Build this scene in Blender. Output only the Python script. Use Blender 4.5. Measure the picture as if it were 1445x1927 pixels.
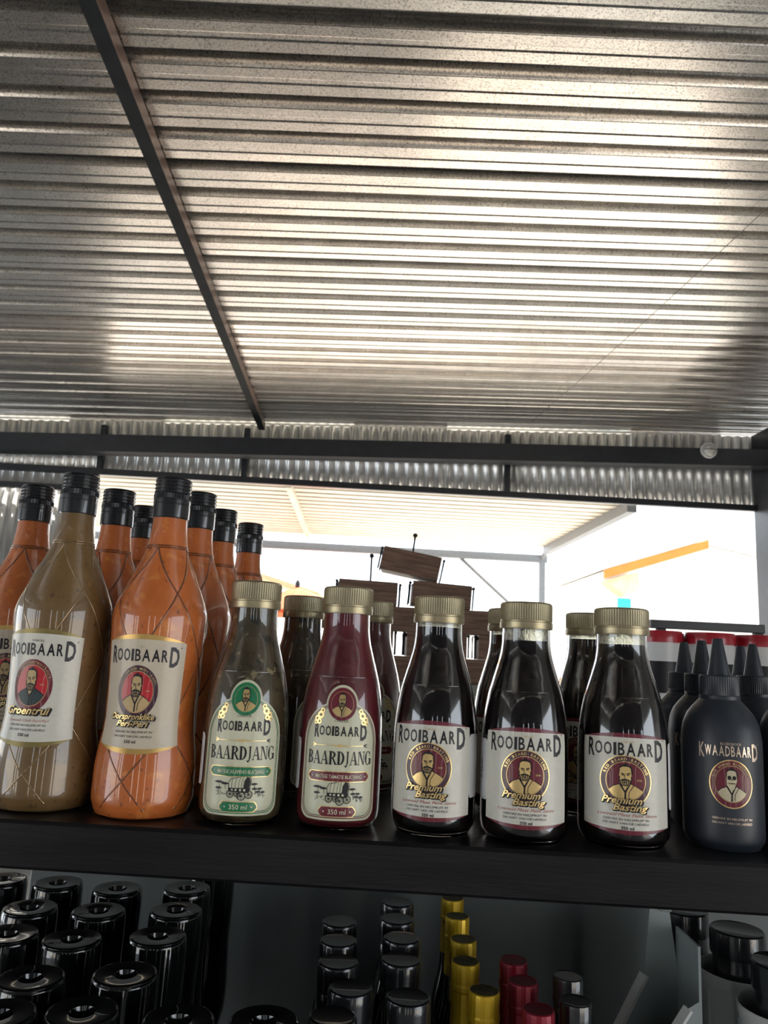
import bpy, bmesh, math, random
from mathutils import Vector, Matrix
from math import sin, cos, tan, pi, radians, sqrt

for _o in list(bpy.data.objects):
    bpy.data.objects.remove(_o)
random.seed(7)
scene = bpy.context.scene
COL = scene.collection
ZC = 1.60                                   # camera height above the floor
PITCH, ROLL, FPX = 10.5, 2.8, 1420.0

# ------------------------------------------------------------------ camera
t, r = radians(PITCH), radians(ROLL)
_X = Vector((1, 0, 0)); _U0 = Vector((0, -sin(t), cos(t))); _F = Vector((0, cos(t), sin(t)))
_R = cos(r) * _X + sin(r) * _U0
_U = -sin(r) * _X + cos(r) * _U0
cd = bpy.data.cameras.new('camera')
cd.sensor_fit = 'VERTICAL'; cd.sensor_height = 36.0
cd.lens = FPX / 1927.0 * 36.0
cd.clip_start = 0.02; cd.clip_end = 300
cd.dof.use_dof = True; cd.dof.focus_distance = 0.68; cd.dof.aperture_fstop = 18
cam = bpy.data.objects.new('camera', cd)
COL.objects.link(cam)
_m = Matrix((_R, _U, -_F)).transposed().to_4x4()
cam.matrix_world = Matrix.Translation((0, 0, ZC)) @ _m
scene.camera = cam

# ------------------------------------------------------------------ world, sun, exposure
W = bpy.data.worlds.new('world'); scene.world = W; W.use_nodes = True
_bg = W.node_tree.nodes['Background']
_bg.inputs[0].default_value = (0.86, 0.93, 1.0, 1); _bg.inputs[1].default_value = 3.2
sd = bpy.data.lights.new('sun', 'SUN'); sd.energy = 14.0; sd.angle = radians(0.6); sd.color = (1.0, 0.93, 0.82)
sun = bpy.data.objects.new('sun', sd); COL.objects.link(sun)
sun.location = (6, 12, 12)
sun.rotation_euler = Vector((-0.45, -0.42, -0.9)).to_track_quat('-Z', 'Y').to_euler()
scene.view_settings.view_transform = 'Standard'
try:
    scene.view_settings.look = 'None'
except TypeError:
    pass
scene.view_settings.gamma = 1.0
scene.view_settings.use_curve_mapping = False
scene.view_settings.exposure = 0.42
try:
    scene.cycles.max_bounces = 10; scene.cycles.transmission_bounces = 8
    scene.cycles.sample_clamp_indirect = 6.0
    scene.cycles.use_denoising = True
except Exception:
    pass

# ------------------------------------------------------------------ materials
MATS = {}
def M(name, col, rough=.5, metal=0., coat=0., coat_rough=.03, var=.12, scale=40., bump=0., bscale=None, ior=1.45,
      trans=0., flecks=None, stretch=None, spec=.5, sheen=0., detail=4., emit=None):
    if name in MATS: return MATS[name]
    m = bpy.data.materials.new(name); m.use_nodes = True
    nt = m.node_tree; N = nt.nodes; L = nt.links
    b = N['Principled BSDF']
    tc = N.new('ShaderNodeTexCoord'); mp = N.new('ShaderNodeMapping')
    L.new(tc.outputs['Object'], mp.inputs[0])
    if stretch: mp.inputs['Scale'].default_value = stretch
    nz = N.new('ShaderNodeTexNoise'); nz.inputs['Scale'].default_value = scale; nz.inputs['Detail'].default_value = detail
    L.new(mp.outputs[0], nz.inputs['Vector'])
    rp = N.new('ShaderNodeValToRGB')
    rp.color_ramp.elements[0].position = .3; rp.color_ramp.elements[1].position = .7
    rp.color_ramp.elements[0].color = tuple(c * (1 - var) for c in col) + (1,)
    rp.color_ramp.elements[1].color = tuple(min(1, c * (1 + var)) for c in col) + (1,)
    L.new(nz.outputs['Fac'], rp.inputs[0])
    out = rp.outputs[0]
    for fl in (flecks or []):
        fcol, fscale, lo, hi = fl
        n2 = N.new('ShaderNodeTexNoise'); n2.inputs['Scale'].default_value = fscale; n2.inputs['Detail'].default_value = 2
        L.new(mp.outputs[0], n2.inputs['Vector'])
        r2 = N.new('ShaderNodeValToRGB')
        r2.color_ramp.elements[0].position = lo; r2.color_ramp.elements[1].position = hi
        r2.color_ramp.elements[0].color = (0, 0, 0, 1); r2.color_ramp.elements[1].color = (1, 1, 1, 1)
        L.new(n2.outputs['Fac'], r2.inputs[0])
        mx = N.new('ShaderNodeMix'); mx.data_type = 'RGBA'
        L.new(r2.outputs[0], mx.inputs[0]); L.new(out, mx.inputs[6]); mx.inputs[7].default_value = fcol + (1,)
        out = mx.outputs[2]
    L.new(out, b.inputs['Base Color'])
    b.inputs['Roughness'].default_value = rough
    b.inputs['Metallic'].default_value = metal
    b.inputs['IOR'].default_value = ior
    b.inputs['Specular IOR Level'].default_value = spec
    b.inputs['Coat Weight'].default_value = coat
    b.inputs['Coat Roughness'].default_value = coat_rough
    b.inputs['Transmission Weight'].default_value = trans
    b.inputs['Sheen Weight'].default_value = sheen
    if emit:
        b.inputs['Emission Color'].default_value = emit[0] + (1,); b.inputs['Emission Strength'].default_value = emit[1]
    if bump:
        n3 = N.new('ShaderNodeTexNoise'); n3.inputs['Scale'].default_value = bscale or scale * 3; n3.inputs['Detail'].default_value = 3
        L.new(mp.outputs[0], n3.inputs['Vector'])
        bp = N.new('ShaderNodeBump'); bp.inputs['Strength'].default_value = bump; bp.inputs['Distance'].default_value = .002
        L.new(n3.outputs['Fac'], bp.inputs['Height']); L.new(bp.outputs[0], b.inputs['Normal'])
    MATS[name] = m
    return m

def galvanised(name, col, rough, metal, grain):
    m = M(name, col, rough=rough, metal=metal, var=.10, scale=9., flecks=[((col[0]*.45, col[1]*.45, col[2]*.45), grain, .50, .66)], bump=.10, bscale=grain)
    return m

galv = [galvanised('galvanised_steel_%d' % i, c, rg, .96, 190) for i, (c, rg) in enumerate([
    ((.52, .50, .47), .27), ((.49, .48, .46), .32), ((.54, .51, .475), .24)])]
wall_iron = M('corrugated_wall_iron', (.70, .70, .69), rough=.34, metal=.65, var=.15, scale=6)
canopy_iron = M('canopy_iron', (.62, .58, .50), rough=.5, metal=.35, var=.1, scale=5)
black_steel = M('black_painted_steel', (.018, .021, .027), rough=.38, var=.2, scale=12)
purlin_steel = M('red_oxide_purlin_steel', (.16, .105, .085), rough=.5, metal=.3, var=.25, scale=14, stretch=(1, 1, 1))
concrete = M('polished_concrete', (.20, .195, .185), rough=.45, var=.2, scale=1.6, bump=.05, bscale=40)
sand = M('sunlit_sandy_ground', (.55, .505, .45), rough=.9, var=.15, scale=2.5)
plaster = M('grey_plaster', (.075, .075, .078), rough=.8, var=.1, scale=3)
white_plaster = M('white_plaster', (.80, .78, .74), rough=.8, var=.05, scale=3)
shelf_wood = M('dark_stained_shelf_wood', (.008, .0075, .009), coat=.0, coat_rough=.2, rough=.33, spec=.32, var=.35, scale=14, stretch=(.6, 6, 6), bump=.12, bscale=60)
orange_sauce = M('orange_chilli_sauce', (.52, .135, .028), rough=.42, coat=1., var=.16, scale=26,
                 flecks=[((.26, .075, .022), 230, .64, .71), ((.66, .22, .05), 90, .58, .72)])
olive_sauce = M('olive_green_chilli_sauce', (.165, .098, .036), rough=.42, coat=1., var=.25, scale=26,
                flecks=[((.085, .050, .020), 220, .62, .72)])
relish = M('olive_jalapeno_relish', (.095, .072, .035), rough=.5, var=.45, scale=55,
           flecks=[((.40, .32, .17), 120, .65, .70), ((.02, .018, .010), 80, .58, .68)])
tomato = M('dark_tomato_relish', (.17, .018, .028), rough=.45, var=.2, scale=40, flecks=[((.17, .04, .035), 100, .69, .74)])
basting = M('black_basting_sauce', (.010, .007, .007), rough=.12, var=.2, scale=30)
clear_glass = M('clear_bottle_plastic', (1, 1, 1), rough=.015, trans=1., ior=1.45, var=0, scale=5)
frothy_glass = M('frothy_neck_film', (.95, .92, .80), rough=.12, var=.1, scale=160, bump=1., bscale=230, trans=.9, ior=1.3)
ridge_mat = M('moulded_glass_ridge', (.30, .20, .10), rough=.25, metal=.55, coat=.8, var=.4, scale=700)
ridge_dark = M('moulded_glass_ridge_amber', (.20, .062, .022), rough=.25, metal=.2, coat=.9, var=.4, scale=700)
black_cap = M('black_lacquered_cap', (.014, .016, .019), rough=.26, coat=.8, var=.2, scale=60)
gold_cap = M('brushed_gold_cap', (.36, .31, .20), rough=.36, metal=.7, var=.08, scale=80)
foil = M('gold_foil', (.72, .53, .24), rough=.32, metal=.75, var=.06, scale=60)
warm_cream = M('warm_cream_label_paper', (.60, .515, .405), rough=.5, coat=.35, coat_rough=.12, var=.03, scale=300)
cream = M('cream_label_paper', (.63, .615, .545), rough=.5, coat=.35, coat_rough=.12, var=.03, scale=300)
pale_green = M('pale_green_label_paper', (.62, .62, .46), rough=.5, coat=.35, coat_rough=.12, var=.03, scale=300)
label_gold = M('gold_label_band', (.56, .36, .12), rough=.35, metal=.55, var=.1, scale=60)
label_maroon = M('maroon_label_print', (.15, .014, .03), rough=.4, coat=.3, var=.1, scale=60)
label_red = M('red_label_print', (.50, .02, .035), rough=.4, coat=.3, var=.1, scale=60)
label_plum = M('plum_label_print', (.055, .016, .035), rough=.4, coat=.3, var=.1, scale=60)
label_olive = M('olive_label_band', (.24, .19, .07), rough=.4, metal=.4, var=.1, scale=60)
green_print = M('green_label_print', (.012, .18, .075), rough=.4, coat=.3, var=.1, scale=60)
ink = M('black_ink', (.008, .007, .012), rough=.45, var=.1, scale=60)
slate_print = M('slate_shirt_print', (.035, .055, .06), rough=.45, var=.1, scale=60)
skin_print = M('tan_face_print', (.55, .40, .20), rough=.45, var=.08, scale=60)
white_print = M('white_sticker_paper', (.66, .66, .68), rough=.5, var=.03, scale=60)
cream_print = M('cream_print', (.62, .60, .46), rough=.5, var=.03, scale=60)
pink_print = M('dusty_red_script_print', (.42, .12, .11), rough=.5, var=.05, scale=60)
matte_black = M('matte_black_plastic', (.026, .032, .044), rough=.42, var=.1, scale=60, sheen=.0)
gloss_black = M('gloss_black_bottle', (.006, .0075, .008), rough=.10, coat=.8, var=.3, scale=40, bump=.05, bscale=60)
yellow_foil = M('yellow_capsule_foil', (.55, .36, .018), rough=.32, metal=.35, var=.12, scale=50)
yellow_top = M('yellow_capsule_disc', (.12, .10, .03), rough=.4, metal=.5, var=.5, scale=260, bump=.4, bscale=320)
red_foil = M('dark_red_capsule_foil', (.22, .008, .022), rough=.35, metal=.25, var=.15, scale=50)
dark_glass = M('dark_wine_glass', (.008, .012, .010), rough=.06, coat=.5, var=.2, scale=20)
white_plastic = M('white_plastic', (.62, .62, .62), rough=.35, var=.04, scale=12)
acrylic = M('milky_acrylic', (.25, .285, .285), rough=.22, coat=.5, var=.08, scale=10)
crate_wood = M('dark_crate_wood', (.15, .088, .060), rough=.6, var=.45, scale=9, stretch=(1.2, 6, 14), bump=.2, bscale=40)
grey_cloth = M('grey_table_cloth', (.20, .20, .18), rough=.9, var=.15, scale=20)
red_lid = M('red_tub_lid', (.36, .010, .022), rough=.3, coat=.4, var=.08, scale=20)
orange_paint = M('orange_fascia_paint', (.48, .13, .015), rough=.7, var=.08, scale=6)
tan_canvas = M('tan_canvas', (.60, .42, .24), rough=.9, var=.15, scale=6)
red_canvas = M('red_orange_canvas', (.62, .10, .03), rough=.8, var=.2, scale=8)
teal_paint = M('teal_paint', (.02, .38, .36), rough=.6, var=.1, scale=6)
lamp_glass = M('milky_lamp_glass', (.55, .55, .52), rough=.3, var=.2, scale=30)
wire_mat = M('grey_wire', (.10, .09, .08), rough=.6, var=.1, scale=30)
blue_box = M('blue_carton', (.04, .09, .16), rough=.6, var=.2, scale=20)
back_mat = M('dark_grey_back_board', (.22, .24, .245), rough=.42, var=.2, scale=3)
pale_print = M('pale_metallic_print', (.62, .50, .40), rough=.3, metal=.6, var=.1, scale=60)
bone_print = M('bone_print', (.62, .55, .38), rough=.4, metal=.2, var=.08, scale=60)

# ------------------------------------------------------------------ mesh helpers
class MB:
    def __init__(s): s.v = []; s.f = []; s.m = []
    def add(s, vs, fs, mi=0):
        o = len(s.v); s.v += [tuple(v) for v in vs]
        for f in fs: s.f.append(tuple(i + o for i in f)); s.m.append(mi)
        return s
    def box(s, lo, hi, mi=0, ch=0., mat=None):
        (x0, y0, z0), (x1, y1, z1) = lo, hi
        if ch <= 0:
            vs = [(x, y, z) for x in (x0, x1) for y in (y0, y1) for z in (z0, z1)]
            fs = [(0, 1, 3, 2), (4, 6, 7, 5), (0, 4, 5, 1), (2, 3, 7, 6), (0, 2, 6, 4), (1, 5, 7, 3)]
        else:
            bm = bmesh.new(); bmesh.ops.create_cube(bm, size=1)
            for v in bm.verts:
                v.co = Vector(((x0 + x1) / 2 + v.co.x * (x1 - x0), (y0 + y1) / 2 + v.co.y * (y1 - y0), (z0 + z1) / 2 + v.co.z * (z1 - z0)))
            bmesh.ops.bevel(bm, geom=list(bm.edges), offset=ch, segments=1, affect='EDGES')
            bm.verts.index_update()
            vs = [v.co.copy() for v in bm.verts]; fs = [tuple(v.index for v in f.verts) for f in bm.faces]; bm.free()
        if mat is not None: vs = [mat @ Vector(v) for v in vs]
        return s.add(vs, fs, mi)
    def lathe(s, prof, seg=40, mi=0, c=(0, 0, 0), mis=None, rib=None):
        """prof: list of (r, z); closes on the axis where r == 0; rib: {row: (count, depth)}"""
        rows = []; vs = []
        for k, (rr, zz) in enumerate(prof):
            if rr < 1e-7: rows.append([len(vs)]); vs.append((c[0], c[1], c[2] + zz))
            else:
                row = []
                for i in range(seg):
                    a = 2 * pi * i / seg
                    q = rr
                    if rib and k in rib and i % 2: q -= rib[k]
                    row.append(len(vs)); vs.append((c[0] + q * sin(a), c[1] - q * cos(a), c[2] + zz))
                rows.append(row)
        o = len(s.v); s.v += vs
        for k in range(len(rows) - 1):
            a, b = rows[k], rows[k + 1]; mm = mis[k] if mis else mi
            for i in range(seg):
                j = (i + 1) % seg
                if len(a) == 1 and len(b) == 1: break
                if len(a) == 1: f = (a[0], b[j], b[i])
                elif len(b) == 1: f = (a[i], a[j], b[0])
                else: f = (a[i], a[j], b[j], b[i])
                s.f.append(tuple(x + o for x in f)); s.m.append(mm)
        return s
    def tube(s, pts, rad, seg=6, mi=0, closed=False):
        pts = [Vector(p) for p in pts]; n = len(pts); vs = []; fs = []
        up = Vector((0, 0, 1))
        for i, p in enumerate(pts):
            a = pts[i - 1] if (i > 0 or closed) else pts[i]
            b = pts[(i + 1) % n] if (i < n - 1 or closed) else pts[i]
            d = (b - a).normalized()
            u = d.cross(up)
            if u.length < 1e-4: u = d.cross(Vector((1, 0, 0)))
            u.normalize(); w = u.cross(d)
            for k in range(seg):
                g = 2 * pi * k / seg; vs.append(p + rad * (cos(g) * u + sin(g) * w))
        for i in range(n if closed else n - 1):
            j = (i + 1) % n
            for k in range(seg):
                l = (k + 1) % seg
                fs.append((i * seg + k, i * seg + l, j * seg + l, j * seg + k))
        if not closed:
            fs.append(tuple(range(seg - 1, -1, -1))); fs.append(tuple((n - 1) * seg + k for k in range(seg)))
        return s.add(vs, fs, mi)
    def prism(s, poly, y0, y1, mi=0):
        """poly in (x, z), extruded from y0 to y1"""
        n = len(poly)
        vs = [(x, y0, z) for x, z in poly] + [(x, y1, z) for x, z in poly]
        fs = [tuple(range(n)), tuple(range(2 * n - 1, n - 1, -1))]
        for i in range(n):
            j = (i + 1) % n; fs.append((i, i + n, j + n, j))
        return s.add(vs, fs, mi)
    def mesh(s, name, mats, smooth=True, ang=32):
        me = bpy.data.meshes.new(name)
        me.from_pydata(s.v, [], s.f)
        for m in mats: me.materials.append(m)
        if len(mats) > 1: me.polygons.foreach_set('material_index', s.m)
        bm = bmesh.new(); bm.from_mesh(me); bmesh.ops.recalc_face_normals(bm, faces=bm.faces); bm.to_mesh(me); bm.free()
        if smooth:
            me.shade_smooth()
            me.set_sharp_from_angle(angle=radians(ang))
        me.update()
        return me
    def build(s, name, mats, parent=None, smooth=True, ang=32):
        if not isinstance(mats, (list, tuple)): mats = [mats]
        return link(name, s.mesh(name, mats, smooth, ang), parent)

def link(name, me, parent=None):
    o = bpy.data.objects.new(name, me); COL.objects.link(o)
    if parent is not None: o.parent = parent
    return o
def empty(name, loc=(0, 0, 0), rz=0.):
    o = bpy.data.objects.new(name, None); COL.objects.link(o)
    o.location = (loc[0], loc[1], loc[2]); o.rotation_euler = (0, 0, rz); o.empty_display_size = .02
    return o
def tag(o, label=None, cat=None, group=None, kind=None):
    if label: o['label'] = label
    if cat: o['category'] = cat
    if group: o['group'] = group
    if kind: o['kind'] = kind
    return o
def copy_tree(o, parent=None):
    c = o.copy(); COL.objects.link(c)
    if parent is not None: c.parent = parent
    for ch in o.children: copy_tree(ch, c)
    return c

# building frame: turned 1.9 degrees about the vertical through the camera
PSI = radians(1.9)
def B(x, y, z): return Vector((x * cos(PSI) - y * sin(PSI), x * sin(PSI) + y * cos(PSI), z + ZC))
MBLD = Matrix.Translation((0, 0, ZC)) @ Matrix.Rotation(PSI, 4, 'Z')
def bbuild(mb, name, mats, parent=None, smooth=False, **k):
    mb.v = [tuple(MBLD @ Vector(v)) for v in mb.v]
    return mb.build(name, mats, parent, smooth, **k)

# ================================================================== STRUCTURE
SL = .036; H0 = 1.80                        # roof slope along its ribs, height above the camera
def roof_z(x): return H0 + SL * x
YW = 5.90                                   # far gable wall
XL, XR = -5.4, 3.32
YF = -3.6                                   # wall behind the camera
# floor and ground
mb = MB().box((XL, YF, -1.72), (XR, YW + .1, -1.60)); tag(bbuild(mb, 'floor', concrete), kind='structure')
mb = MB().box((-60, YW + .1, -1.75), (60, 90, -1.62)); tag(bbuild(mb, 'ground', sand), kind='structure')
mb = MB().box((-60, -60, -1.75), (60, YF, -1.62)); tag(bbuild(mb, 'forecourt', sand), kind='structure')

# ceiling of ribbed steel sheets (each covers four ribs)
PITCHR = .1757
ceil = tag(empty('ceiling'), kind='structure')
PROF = [(0, 0), (.010, .037), (.0520, .037), (.0526, .0296), (.0540, .0222), (.0562, .0148), (.0594, .0075), (.0628, .0018), (.0648, .0018), (.0668, 0), (.104, 0), (.110, .0032), (.127, .0032), (.133, 0), (PITCHR, 0)]
# the lapped rib at each sheet joint keeps a straight, upright side
LAPPED = [(0, 0), (.008, .038), (.0585, .038), (.0600, .025), (.0615, .012), (.0630, .0018)] + PROF[8:]
STEEP = [(0, 0), (.008, .038), (.0560, .038), (.0580, .026), (.0602, .013), (.0630, .0018)] + PROF[8:]
NS = 16; y_start = 1.858 - 32 * PITCHR
for k in range(NS):
    y0 = y_start + k * 4 * PITCHR
    pts = []
    for q in range(4):
        for (a, h) in ((PROF if y0 + q * PITCHR < 2.5 else STEEP) if q else LAPPED)[:-1]: pts.append((y0 + q * PITCHR + a, h))
    pts.append((y0 + 4 * PITCHR, 0)); pts.append((y0 + 4 * PITCHR + .011, .036)); pts.append((y0 + 4 * PITCHR + .046, .036))
    pts = [(y, h + (.0012 if i > len(pts) - 4 else 0)) for i, (y, h) in enumerate(pts) if y <= YW + .14]
    tilt = random.uniform(-.004, .004); lift = .0008 * (k % 2)
    mb = MB(); vs = []; fs = []
    xs = [XL - .2, -2, 0, 2, XR + .2]
    for x in xs:
        for (y, h) in pts: vs.append((x, y, roof_z(x) + h + lift + tilt * (y - y0 - .35)))
    n = len(pts)
    for i in range(len(xs) - 1):
        for j in range(n - 1): fs.append((i * n + j, i * n + j + 1, (i + 1) * n + j + 1, (i + 1) * n + j))
    mb.add(vs, fs)
    o = bbuild(mb, 'roof_sheet', galv[k % 3], ceil, smooth=True, ang=27)
    sm = o.modifiers.new('thickness', 'SOLIDIFY'); sm.thickness = .0008; sm.offset = 1
# purlins under the sheets (one in view)
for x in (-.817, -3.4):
    mb = MB().box((x - .024, YF, roof_z(x) - .062), (x + .024, YW - .02, roof_z(x) - .004), ch=.002)
    bbuild(mb, 'purlin', purlin_steel, ceil)
    mb = MB().box((x - .026, YF, roof_z(x) - .066), (x + .024, YW - .02, roof_z(x) - .0622))  # added strip, its dark colour stands for shade on the purlin's underside
    bbuild(mb, 'purlin_shade_strip', M('purlin_underside_shade', (.016, .018, .020), rough=.75, var=.2, scale=12, spec=.15), ceil)

# far gable wall of corrugated iron with a wide opening under a header
wall = tag(empty('wall_back'), kind='structure')
OPX0, OPX1, HEAD = -2.06, 3.20, 1.305
def corr_sheet(x0, x1, y, z0f, z1f, parent, mat, name='corrugated_sheet', pitch=.080, amp=.0115, axis='x', jag=0.):
    n = max(2, int(round((x1 - x0) / pitch * 8))); vs = []; fs = []
    for i in range(n + 1):
        x = x0 + (x1 - x0) * i / n; a = amp * sin(2 * pi * x / pitch)
        for z in (z0f(x), z1f(x)):
            vs.append((x, y + a, z) if axis == 'x' else (y + a, x, z))
    for i in range(n): fs.append((2 * i, 2 * i + 1, 2 * i + 3, 2 * i + 2))
    o = bbuild(MB().add(vs, fs), name, mat, parent, smooth=True, ang=60)
    sm = o.modifiers.new('thickness', 'SOLIDIFY'); sm.thickness = .0008; sm.offset = 0
    return o
x = XL; k = 0
while x < XR - .01:
    x1 = min(x + .76, XR); gap = [.012, .004, .014, .016, .002, .014, .012, .003, .016, .014, .002, .012][k % 12]
    corr_sheet(x, x1, YW + .02 + .002 * (k % 2), lambda q: HEAD if q >= OPX0 - .02 else 1.14, lambda q: roof_z(q) - gap, wall, wall_iron)
    x = x1; k += 1
x = XL; k = 0
while x < OPX0 - .01:                       # left of the opening down to the floor
    x1 = min(x + .76, OPX0)
    corr_sheet(x, x1, YW + .05 + .002 * (k % 2), lambda q: -1.6, lambda q: 1.16, wall, wall_iron); x = x1; k += 1
# steel frame of the gable
fr = tag(empty('trim_1'), kind='structure')
mb = MB(); 
vs = []
for x in (XL, XR):
    for y in (YW - .30, YW - .16):
        for z in (roof_z(x) - .21, roof_z(x) - .345): vs.append((x, y, z))
mb.add(vs, [(0, 1, 3, 2), (4, 6, 7, 5), (0, 4, 5, 1), (2, 3, 7, 6), (0, 2, 6, 4), (1, 5, 7, 3)])
bbuild(mb, 'tie_beam', black_steel, fr)
bbuild(MB().box((XL, YW - .05, HEAD - .045), (XR, YW + .0, HEAD + .005), ch=.003), 'header_rail', black_steel, fr)
bbuild(MB().box((XL, YW - .05, 1.12), (OPX0, YW + .0, 1.165), ch=.003), 'side_rail', black_steel, fr)
for x in (-.93, 1.17, OPX0 - .0):
    bbuild(MB().box((x - .022, YW - .05, HEAD), (x + .022, YW - .001, roof_z(x) - .06), ch=.002), 'strut', black_steel, fr)
bbuild(MB().box((OPX0 - .05, YW - .05, -1.6), (OPX0, YW + .0, HEAD - .045), ch=.003), 'jamb', black_steel, fr)
bbuild(MB().box((OPX1, YW - .30, -1.6), (XR, YW + .0, roof_z(XR) - .02), ch=.004), 'column', black_steel, fr)

# side walls and the front of the shed behind the camera (door slits; side openings there added to light the labels)
wr = tag(empty('wall_right'), kind='structure')
y = YF; k = 0
while y < YW - .01:
    y1 = min(y + .76, YW); corr_sheet(y, y1, XR + .02, (lambda q: .75) if y < -1.3 else (lambda q: -1.6), lambda q: roof_z(XR) - .02, wr, wall_iron, axis='y'); y = y1
wl = tag(empty('wall_left'), kind='structure')
y = YF
while y < YW - .01:
    y1 = min(y + .76, YW); corr_sheet(y, y1, XL - .02, (lambda q: .75) if y < -.9 or .8 < y < 4.0 else (lambda q: -1.6), lambda q: roof_z(XL) - .02, wl, wall_iron, axis='y'); y = y1
wf = tag(empty('wall_front'), kind='structure')
def fbox(x0, x1, z0, z1): bbuild(MB().box((x0, YF - .12, z0), (x1, YF, z1)), 'wall_panel', plaster, wf)
DOORS = [(-5.0, -4.4), (-4.2, -3.6), (-1.20, -1.00), (-.15, .00), (.95, 1.10), (2.6, 3.1)]
xx = XL
for (a, b) in DOORS:
    fbox(xx, a, -1.6, roof_z(xx) - .01); fbox(a, b, .58, roof_z(xx) - .01); xx = b
fbox(xx, XR, -1.6, roof_z(xx) - .01)

# ------------------------------------------------------------------ shelf rack
SH = radians(-2.5)
ZS = ZC - .14                               # top of the upper shelf
Y0S = .602                                  # its front edge straight ahead
RACK = Matrix.Translation((0, Y0S, 0)) @ Matrix.Rotation(SH, 4, 'Z')
def rbuild(mb, name, mats, parent=None, smooth=False):
    mb.v = [tuple(RACK @ Vector(v)) for v in mb.v]; return mb.build(name, mats, parent, smooth)
rack = empty('shelf_rack', (0, 1.0, 0)); tag(rack, 'long dark stained wooden shelf rack holding all the bottles', 'shelf rack')
TH = .0355
def rchild(mb, name, mats):
    o = rbuild(mb, name, mats); o.parent = rack; o.matrix_parent_inverse = Matrix.Translation((0, -1.0, 0)); return o
rchild(MB().box((-1.1, .0, ZS - TH), (1.2, .622, ZS), ch=.0025), 'upper_board', shelf_wood)
rchild(MB().box((-1.1, -.02, .955), (1.2, .66, .992), ch=.0025), 'lower_board', shelf_wood)
for sx in (-1.08, 1.13):
    for sy in (.02, .36):
        rchild(MB().box((sx, sy, 0), (sx + .045, sy + .045, ZS - TH), ch=.002), 'upright', shelf_wood)
for (bx0, bx1) in ((-.545, .78),):
    rchild(MB().box((bx0, .625, .992), (bx1, .64, ZS - TH - .004), ch=.002), 'back_board', back_mat)
ZL = .992
# ================================================================== PRINT (lettering and drawings wrapped on bottles)
_tc = {}
def text2d(s, bold=0., shear=0., spacing=1.):
    k = (s, bold, shear, spacing)
    if k in _tc: return _tc[k]
    cu = bpy.data.curves.new('t', 'FONT'); cu.body = s; cu.resolution_u = 2; cu.offset = bold; cu.shear = shear; cu.space_character = spacing
    ob = bpy.data.objects.new('t', cu); COL.objects.link(ob)
    dg = bpy.context.evaluated_depsgraph_get()
    me = ob.evaluated_get(dg).to_mesh()
    vs = [(v.co.x, v.co.y) for v in me.vertices]; fs = [tuple(p.vertices) for p in me.polygons]
    ob.evaluated_get(dg).to_mesh_clear()
    bpy.data.objects.remove(ob); bpy.data.curves.remove(cu)
    xs = [v[0] for v in vs] or [0, 1]; ys = [v[1] for v in vs] or [0, 1]
    _tc[k] = (vs, fs, min(xs), max(xs), min(ys), max(ys))
    return _tc[k]

def bez(p0, p1, p2, n=6):
    return [((1-t_)**2*p0[0]+2*t_*(1-t_)*p1[0]+t_*t_*p2[0], (1-t_)**2*p0[1]+2*t_*(1-t_)*p1[1]+t_*t_*p2[1]) for t_ in [i/n for i in range(n+1)]]

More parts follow.
